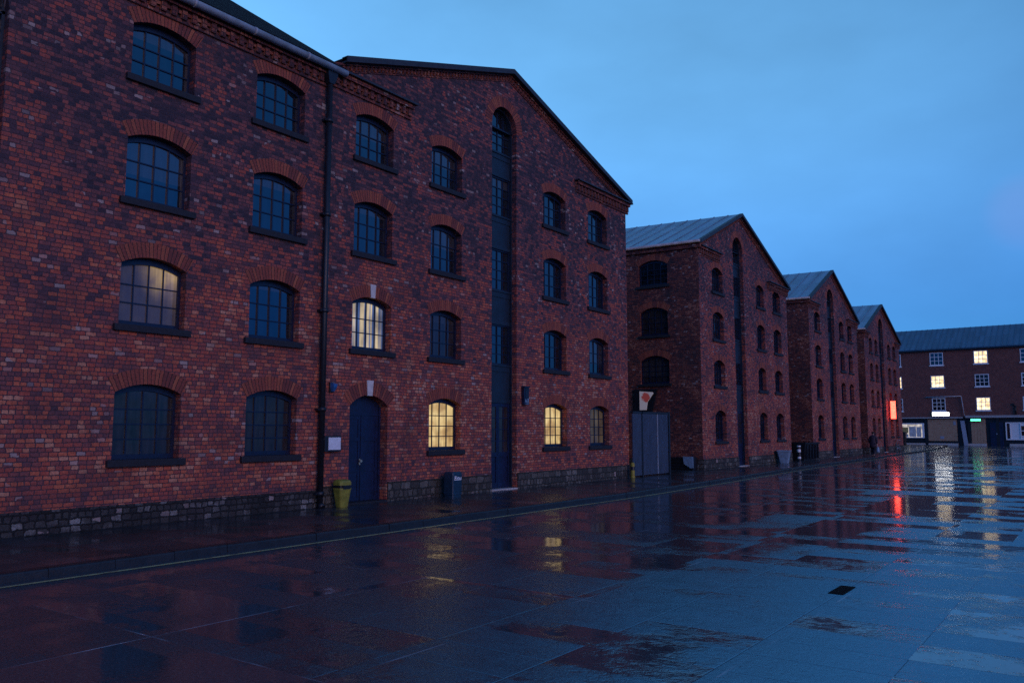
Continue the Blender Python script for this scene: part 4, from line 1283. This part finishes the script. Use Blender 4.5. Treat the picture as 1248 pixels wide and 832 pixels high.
def tub(label, x, y, w, h, mat, yaw):
    t = thing('planter_tub', label, 'tub', (x, y, PAVE))
    bm = NB()
    loft(bm, [[Vector((x, y, 0)) + Matrix.Rotation(yaw, 3, 'Z') @ (p - Vector((x, y, 0))) for p in rrect(x, y, PAVE + a, w * s, w * s, 0.07)] for a, s in ((0, 0.62), (0.02, 0.64), (h * 0.93, 0.98), (h * 0.93, 1.06), (h, 1.06), (h, 0.92), (h * 0.8, 0.88))])
    obj('pot', bm, mat, t)
    bm = NB()
    loft(bm, [[Vector((x, y, 0)) + Matrix.Rotation(yaw, 3, 'Z') @ (p - Vector((x, y, 0))) for p in rrect(x, y, PAVE + a, w * s, w * s, 0.07)] for a, s in ((h * 0.80, 0.86), (h * 0.84, 0.86))])
    obj('soil', bm, M['black_plastic'], t)
tub('pale blue tapered tub against the wall of the second gable', -15.02, 46.75, 0.72, 0.72, M['pale_blue'], 0.2)
ab = thing('tipped_crate', 'black crate with a pale blue cover at the corner of the second gable', 'crate', (-16.3, 36.1, PAVE))
bm = NB()
box(bm, (-16.85, 35.85, PAVE), (-15.75, 36.42, PAVE + 0.60), bev=0.02)
for k in range(4): box(bm, (-16.87, 35.83, PAVE + 0.06 + k * 0.14), (-15.73, 36.0, PAVE + 0.13 + k * 0.14))
obj('crate', bm, M['black_plastic'], ab)
bm = NB()
prism(bm, [(-16.15, PAVE + 0.30), (-15.80, PAVE + 0.10), (-15.70, PAVE + 0.12), (-15.70, PAVE + 0.63), (-16.2, PAVE + 0.64)], -0.05, 0.0, sidewall(35.82))
obj('cover', bm, M['pale_blue'], ab)

sk = thing('skip', 'low black skip in the dark gap beside the third gable', 'skip', (-15.6, 52.3, PAVE))
bm = NB()
x0, x1, y0, y1 = -17.2, -15.1, 51.0, 53.9
loft(bm, [[Vector(p) for p in ((x0 + i, y0 + i, z), (x1 - i, y0 + i, z), (x1 - i, y1 - i, z), (x0 + i, y1 - i, z))] for z, i in ((PAVE, 0.16), (PAVE + 1.0, 0.0), (PAVE + 1.0, -0.05), (PAVE + 1.09, -0.05), (PAVE + 1.09, 0.06), (PAVE + 0.5, 0.14))])
obj('body', bm, M['black_plastic'], sk)
bm = NB()
for k in range(5):
    y = y0 + 0.3 + k * 0.58
    box(bm, (x1 - 0.12, y, PAVE + 0.1), (x1 + 0.045, y + 0.09, PAVE + 1.0))
obj('rib', bm, M['iron'], sk)

# red neon sign projecting from the farthest gable
ns = thing('neon_sign', 'glowing red orange neon sign projecting from the farthest gable', 'sign', (FX, 77.0, Zc(0.9)))
bm = NB()
box(bm, (FX + 0.12, 76.72, Zc(0.92)), (FX + 0.62, 76.98, Zc(2.55)), bev=0.02)
for z in (1.05, 2.4): box(bm, (FX - 0.01, 76.82, Zc(z) - 0.03), (FX + 0.13, 76.88, Zc(z) + 0.03))
obj('case', bm, M['iron'], ns)
bm = NB()
for yy, s in ((76.72, -1), (76.98, 1)):
    box(bm, (FX + 0.17, yy, Zc(0.98)), (FX + 0.57, yy + s * 0.03, Zc(2.49)))
obj('sign_face', bm, M['neon_red'], ns)

# drain cover
dc = thing('drain_cover', 'small dark iron drain cover set in the wet road', 'drain cover', (-2.83, 10.85, 0.0))
bm = NB()
box(bm, (-2.92, 10.55, -0.02), (-2.74, 11.15, 0.008), bev=0.003)
obj('frame', bm, simple('matt black iron', (0.004, 0.004, 0.004), 0.9, spec=0.1), dc)
bm = NB()
for k in range(9):
    box(bm, (-2.90, 10.585 + k * 0.062, 0.006), (-2.76, 10.61 + k * 0.062, 0.013))
obj('grate', bm, simple('worn iron', (0.012, 0.011, 0.011), 0.85, spec=0.15), dc)

# bicycle leaning on the farthest gable
def bicycle(label, x, y, z):
    t = thing('bicycle', label, 'bicycle', (x, y, z))
    lean = lambda p: Vector((p[0] - (p[2] - z) * 0.16, p[1], p[2]))
    Rr = 0.33
    wc = [(x, y - 0.52, z + Rr + 0.02), (x, y + 0.52, z + Rr + 0.02)]
    for c in wc:
        bm = NB()
        ring(bm, lean(c), (1, 0, 0.16), Rr, 0.020, 28, 8)
        w = obj('wheel', bm, M['tyre'], t)
        bm = NB()
        ring(bm, lean(c), (1, 0, 0.16), Rr - 0.03, 0.010, 28, 6)
        for k in range(12):
            a = math.pi * 2 * k / 12
            tube(bm, lean(c), lean((c[0], c[1] + math.cos(a) * (Rr - 0.03), c[2] + math.sin(a) * (Rr - 0.03))), 0.0025, 4)
        obj('rim', bm, M['steel'], w)
    bb = (x, y - 0.08, z + 0.30); st = (x, y - 0.22, z + 0.80); hd = (x, y + 0.36, z + 0.86); hb = (x, y + 0.40, z + 0.70)
    bm = NB()
    for p, q in ((bb, st), (bb, hb), (st, hd), (bb, wc[0]), (st, wc[0]), (hd, hb), (hb, wc[1])):
        tube(bm, lean(p), lean(q), 0.017, 8)
    obj('frame', bm, M['bike'], t)
    bm = NB()
    tube(bm, lean(hd), lean((x, y + 0.35, z + 0.96)), 0.014, 8)
    tube(bm, lean((x - 0.26, y + 0.30, z + 0.98)), lean((x + 0.26, y + 0.30, z + 0.98)), 0.013, 8)
    obj('handlebar', bm, M['steel'], t)
    bm = NB()
    tube(bm, lean(st), lean((x, y - 0.25, z + 0.93)), 0.013, 8)
    loft(bm, [[lean((x + s * w, y - 0.25 + yy, z + 0.93 + h)) for s, h in ((-1, 0), (1, 0), (1, 0.05), (-1, 0.05))] for yy, w in ((-0.13, 0.08), (0.0, 0.06), (0.15, 0.02))])
    obj('saddle', bm, M['black_plastic'], t)
    bm = NB()
    tube(bm, lean((x + 0.02, bb[1], bb[2])), lean((x + 0.035, bb[1], bb[2])), 0.09, 16)
    tube(bm, lean((x + 0.05, bb[1], bb[2])), lean((x + 0.05, bb[1] + 0.15, bb[2] - 0.08)), 0.01, 6)
    obj('crank', bm, M['steel'], t)
bicycle('teal bicycle leaning on the farthest gable beneath the red neon sign', -15.22, 78.6, PAVE)

# ------------------------------------------------------------------ the person walking away
def skinned(joints, edges, root, sub=2):
    me = bpy.data.meshes.new('skin')
    me.from_pydata([j[0] for j in joints], edges, [])
    o = bpy.data.objects.new('skin', me)
    C.objects.link(o)
    me.skin_vertices  # layer is made by the modifier
    md = o.modifiers.new('s', 'SKIN')
    if not me.skin_vertices:
        bm = bmesh.new(); bm.from_mesh(me); bm.verts.layers.skin.verify(); bm.to_mesh(me); bm.free()
    for v, j in zip(me.skin_vertices[0].data, joints):
        v.radius = j[1] if isinstance(j[1], tuple) else (j[1], j[1])
    me.skin_vertices[0].data[root].use_root = True
    ss = o.modifiers.new('d', 'SUBSURF'); ss.levels = sub; ss.render_levels = sub
    dg = bpy.context.evaluated_depsgraph_get()
    nm = bpy.data.meshes.new_from_object(o.evaluated_get(dg))
    bm = NB(); bm.from_mesh(nm)
    bpy.data.objects.remove(o)
    return bm

PX, PY, PZ = -13.75, 62.4, PAVE
pv = lambda x, y, z: Vector((PX + x, PY + y, PZ + z))
J = [(pv(0, 0, 0.92), (0.13, 0.10)), (pv(0, 0.02, 1.10), (0.125, 0.09)), (pv(0, 0.06, 1.30), (0.15, 0.10)), (pv(0, 0.09, 1.42), (0.10, 0.07)), (pv(0, 0.13, 1.49), 0.052), (pv(0, 0.17, 1.57), (0.072, 0.085)), (pv(0, 0.18, 1.67), (0.066, 0.08)),
     (pv(-0.19, 0.07, 1.38), 0.058), (pv(-0.25, 0.02, 1.12), 0.045), (pv(-0.23, 0.14, 0.92), 0.034), (pv(-0.225, 0.17, 0.86), 0.036), (pv(0.19, 0.07, 1.38), 0.058), (pv(0.26, 0.03, 1.12), 0.045), (pv(0.27, 0.05, 0.87), 0.034), (pv(0.27, 0.06, 0.80), 0.036),
     (pv(-0.10, 0.02, 0.85), 0.095), (pv(-0.11, 0.18, 0.48), 0.062), (pv(-0.11, 0.14, 0.09), 0.042), (pv(-0.12, 0.27, 0.04), 0.036), (pv(0.10, -0.02, 0.85), 0.095), (pv(0.10, 0.0, 0.47), 0.062), (pv(0.10, -0.24, 0.14), 0.042), (pv(0.10, -0.15, 0.045), 0.036)]
Ed = [(0, 1), (1, 2), (2, 3), (3, 4), (4, 5), (5, 6), (3, 7), (7, 8), (8, 9), (9, 10), (3, 11), (11, 12), (12, 13), (13, 14), (0, 15), (15, 16), (16, 17), (17, 18), (0, 19), (19, 20), (20, 21), (21, 22)]
# fingers of both hands
def add_hand(w, sgn):
    base = J[w][0]
    for k, (dy, ln) in enumerate(((0.028, 0.062), (0.009, 0.07), (-0.010, 0.066), (-0.028, 0.052))):
        i = len(J)
        J.append((base + Vector((sgn * 0.005, dy, -0.035)), 0.0095)); J.append((base + Vector((sgn * 0.004, dy, -0.035 - ln * 0.6)), 0.009)); J.append((base + Vector((-sgn * 0.012, dy, -0.035 - ln)), 0.008))
        Ed.extend([(w, i), (i, i + 1), (i + 1, i + 2)])
    i = len(J)
    J.append((base + Vector((-sgn * 0.012, 0.035, -0.005)), 0.0105)); J.append((base + Vector((-sgn * 0.018, 0.055, -0.045)), 0.0095))
    Ed.extend([(w, i), (i, i + 1)])
add_hand(10, -1); add_hand(14, 1)
person = thing('person', 'person in a dark coat walking away along the pavement with a pale blue bag', 'person', (PX, PY, PZ))
bm = skinned(J, Ed, 0)
# nose and ears on the head
for p, r in ((pv(0, 0.268, 1.60), 0.016), (pv(-0.075, 0.175, 1.61), 0.020), (pv(0.075, 0.175, 1.61), 0.020)):
    bmesh.ops.create_icosphere(bm, subdivisions=2, radius=r, matrix=Matrix.Translation(p))
obj('body', bm, M['skin'], person, smooth=True)
def cloth(name, idx, ed, grow, mat, root=0, extra=None):
    jj = [J[i] for i in idx] + (extra or [])
    jj = [(p, tuple(q + grow for q in r) if isinstance(r, tuple) else r + grow) for p, r in jj]
    m = {k: n for n, k in enumerate(idx)}
    ee = [(m.get(a, a - 1000 + len(idx)), m.get(b, b - 1000 + len(idx))) for a, b in ed]
    obj(name, skinned(jj, ee, root), mat, person, smooth=True)
bm = skinned([(J[i][0], J[i][1] + 0.026 if not isinstance(J[i][1], tuple) else 0.085) for i in (3, 7, 8, 9, 11, 12, 13)], [(0, 1), (1, 2), (2, 3), (0, 4), (4, 5), (5, 6)], 0)
loft(bm, [[pv(wx * math.cos(2 * math.pi * k / 20), yo + dy * math.sin(2 * math.pi * k / 20), z) for k in range(20)] for z, wx, dy, yo in
     ((0.62, 0.245, 0.195, 0.0), (0.80, 0.240, 0.185, 0.0), (0.95, 0.215, 0.165, 0.0), (1.10, 0.185, 0.140, 0.02), (1.26, 0.205, 0.145, 0.05), (1.37, 0.215, 0.135, 0.07), (1.43, 0.180, 0.115, 0.085), (1.475, 0.105, 0.088, 0.10), (1.50, 0.082, 0.082, 0.12), (1.535, 0.080, 0.080, 0.135))])
obj('coat', bm, M['coat'], person, smooth=True)
cloth('trousers', [0, 15, 16, 17, 19, 20, 21], [(0, 15), (15, 16), (16, 17), (0, 19), (19, 20), (20, 21)], 0.026, M['trousers'])
for a, b in ((17, 18), (21, 22)):
    bm = NB()
    p, q = J[a][0], J[b][0]
    c = (p + q) / 2
    bmesh.ops.create_uvsphere(bm, u_segments=14, v_segments=10, radius=1.0, matrix=Matrix.Translation(Vector((q.x, (p.y + q.y) / 2 + 0.0, max(PZ + 0.045, q.z)))) @ Matrix.Diagonal((0.05, 0.145, 0.045, 1)))
    obj('shoe', bm, M['shoe'], person, smooth=True)
bm = NB()
bmesh.ops.create_uvsphere(bm, u_segments=18, v_segments=12, radius=1.0, matrix=Matrix.Translation(pv(0, 0.155, 1.655)) @ Matrix.Diagonal((0.094, 0.105, 0.105, 1)))
obj('hair', bm, M['hair'], person, smooth=True)
bag = thing('carrier_bag', 'pale blue carrier bag hanging from the hand of the walking person', 'bag', (PX + 0.30, PY + 0.06, PZ + 0.30))
bm = NB()
loft(bm, [[pv(0.31 + sx * w, 0.06 + sy * d, z) for sx, sy in ((-1, -1), (0, -1.3), (1, -1), (1.2, 0), (1, 1), (0, 1.3), (-1, 1), (-1.2, 0))] for z, w, d in ((0.28, 0.07, 0.12), (0.31, 0.09, 0.15), (0.46, 0.08, 0.15), (0.62, 0.04, 0.11), (0.68, 0.015, 0.06))])
obj('sack', bm, M['pale_blue'], bag, smooth=True)
bm = NB()
for s in (-1, 1): tube(bm, pv(0.31, 0.06 + s * 0.05, 0.67), pv(0.275, 0.06 + s * 0.02, 0.755), 0.008, 6)
obj('handle', bm, M['pale_blue'], bag)

# ------------------------------------------------------------------ light, sky, camera
SUN_EL, SUN_AZ = R(9.0), R(112.0)       # azimuth clockwise from +y: warm sun behind the viewer, right, stands in for unseen street lamps
w = bpy.data.worlds.new('World')
sc.world = w
w.use_nodes = True
nt = w.node_tree
nt.nodes.clear()
def wn(t, **k):
    nd = nt.nodes.new(t)
    for a, b in k.items(): setattr(nd, a, b)
    return nd
sky = wn('ShaderNodeTexSky', sky_type='NISHITA', sun_disc=False, sun_elevation=SUN_EL, sun_rotation=SUN_AZ, altitude=0.0, air_density=1.0, dust_density=0.3, ozone_density=4.0)
tc = wn('ShaderNodeTexCoord')
sp = wn('ShaderNodeSeparateXYZ'); nt.links.new(tc.outputs['Generated'], sp.inputs[0])
# even blue-hour cloud cover: the sky texture tinted, with soft cloud mottling
cl = wn('ShaderNodeTexNoise'); cl.inputs['Scale'].default_value = 3.4; cl.inputs['Detail'].default_value = 5; cl.inputs['Roughness'].default_value = 0.5
mp = wn('ShaderNodeMapping'); mp.inputs['Scale'].default_value = (1, 1, 2.2)
nt.links.new(tc.outputs['Generated'], mp.inputs[0]); nt.links.new(mp.outputs[0], cl.inputs['Vector'])
cr = wn('ShaderNodeMapRange'); nt.links.new(cl.outputs['Fac'], cr.inputs[0])
for k, v in (('From Min', 0.3), ('From Max', 0.7), ('To Min', 0.88), ('To Max', 1.10)): cr.inputs[k].default_value = v
def ramp_w(sock, a, b, lo, hi):
    nd = wn('ShaderNodeMapRange', interpolation_type='SMOOTHSTEP'); nt.links.new(sock, nd.inputs[0])
    for k, v in (('From Min', a), ('From Max', b), ('To Min', lo), ('To Max', hi)): nd.inputs[k].default_value = v
    return nd.outputs[0]
# the cloud sheet is thicker and duller low down and away to the right
tg = wn('ShaderNodeMix', data_type='RGBA'); nt.links.new(ramp_w(sp.outputs[2], 0.02, 0.50, 0, 1), tg.inputs[0])
tg.inputs[6].default_value = (0.095, 0.31, 0.66, 1); tg.inputs[7].default_value = (0.95, 1.12, 1.02, 1)
dt = wn('ShaderNodeVectorMath', operation='DOT_PRODUCT'); nt.links.new(tc.outputs['Generated'], dt.inputs[0]); dt.inputs[1].default_value = (-0.8, 0.6, 0.0)
az = wn('ShaderNodeMath', operation='MULTIPLY'); nt.links.new(ramp_w(dt.outputs['Value'], 0.2, 0.95, 0.86, 1.05), az.inputs[0]); nt.links.new(cr.outputs[0], az.inputs[1])
tint = wn('ShaderNodeMix', data_type='RGBA', blend_type='MULTIPLY'); tint.inputs[0].default_value = 1.0
ev = wn('ShaderNodeMix', data_type='RGBA', blend_type='MULTIPLY'); nt.links.new(ramp_w(dt.outputs['Value'], 0.85, -0.35, 0, 1), ev.inputs[0])
nt.links.new(tg.outputs[2], ev.inputs[6]); ev.inputs[7].default_value = (0.16, 0.58, 1.05, 1)
nt.links.new(sky.outputs[0], tint.inputs[6]); nt.links.new(ev.outputs[2], tint.inputs[7])
mul = wn('ShaderNodeVectorMath', operation='SCALE')
pk = wn('ShaderNodeVectorMath', operation='DOT_PRODUCT'); nt.links.new(tc.outputs['Generated'], pk.inputs[0]); pk.inputs[1].default_value = (-0.0558, 0.9735, 0.222)
pm = wn('ShaderNodeMix', data_type='RGBA', blend_type='MULTIPLY'); nt.links.new(ramp_w(pk.outputs['Value'], 0.9990, 1.0, 0, 1), pm.inputs[0])
nt.links.new(tint.outputs[2], pm.inputs[6]); pm.inputs[7].default_value = (1.35, 0.99, 0.98, 1)
nt.links.new(pm.outputs[2], mul.inputs[0]); nt.links.new(az.outputs[0], mul.inputs['Scale'])
bg = wn('ShaderNodeBackground'); bg.inputs['Strength'].default_value = 0.15
nt.links.new(mul.outputs[0], bg.inputs['Color'])
wo = wn('ShaderNodeOutputWorld'); nt.links.new(bg.outputs[0], wo.inputs['Surface'])

sd = bpy.data.lights.new('sun', 'SUN')
sd.energy = 0.50; sd.angle = R(40); sd.color = (1.0, 0.55, 0.38)
so = bpy.data.objects.new('sun', sd); C.objects.link(so)
sdir = Vector((math.sin(SUN_AZ) * math.cos(SUN_EL), math.cos(SUN_AZ) * math.cos(SUN_EL), math.sin(SUN_EL)))
so.rotation_euler = sdir.to_track_quat('Z', 'Y').to_euler()
so.location = (40, -40, 60)

cd = bpy.data.cameras.new('camera')
cd.sensor_width = 36.0; cd.sensor_fit = 'HORIZONTAL'; cd.lens = 36.0 * 1000 / 1248
cd.clip_start = 0.1; cd.clip_end = 2000
co = bpy.data.objects.new('camera', cd); C.objects.link(co)
co.location = (0, 0, EYE)
co.rotation_euler = (R(90 + 6.164), 0, R(36.009))
sc.camera = co

sc.render.engine = 'CYCLES'
sc.view_settings.view_transform = 'Standard'
sc.view_settings.look = 'None'
sc.view_settings.exposure = 1.0
sc.view_settings.gamma = 1.0
sc.view_settings.use_curve_mapping = False
sc.cycles.use_denoising = False
try:
    sc.cycles.denoiser = 'OPENIMAGEDENOISE'
    sc.cycles.denoising_input_passes = 'RGB_ALBEDO_NORMAL'
except Exception:
    pass
sc.cycles.max_bounces = 6
sc.cycles.diffuse_bounces = 3
sc.cycles.glossy_bounces = 4
sc.cycles.sample_clamp_indirect = 8.0
sc.cycles.caustics_reflective = False
sc.cycles.caustics_refractive = False
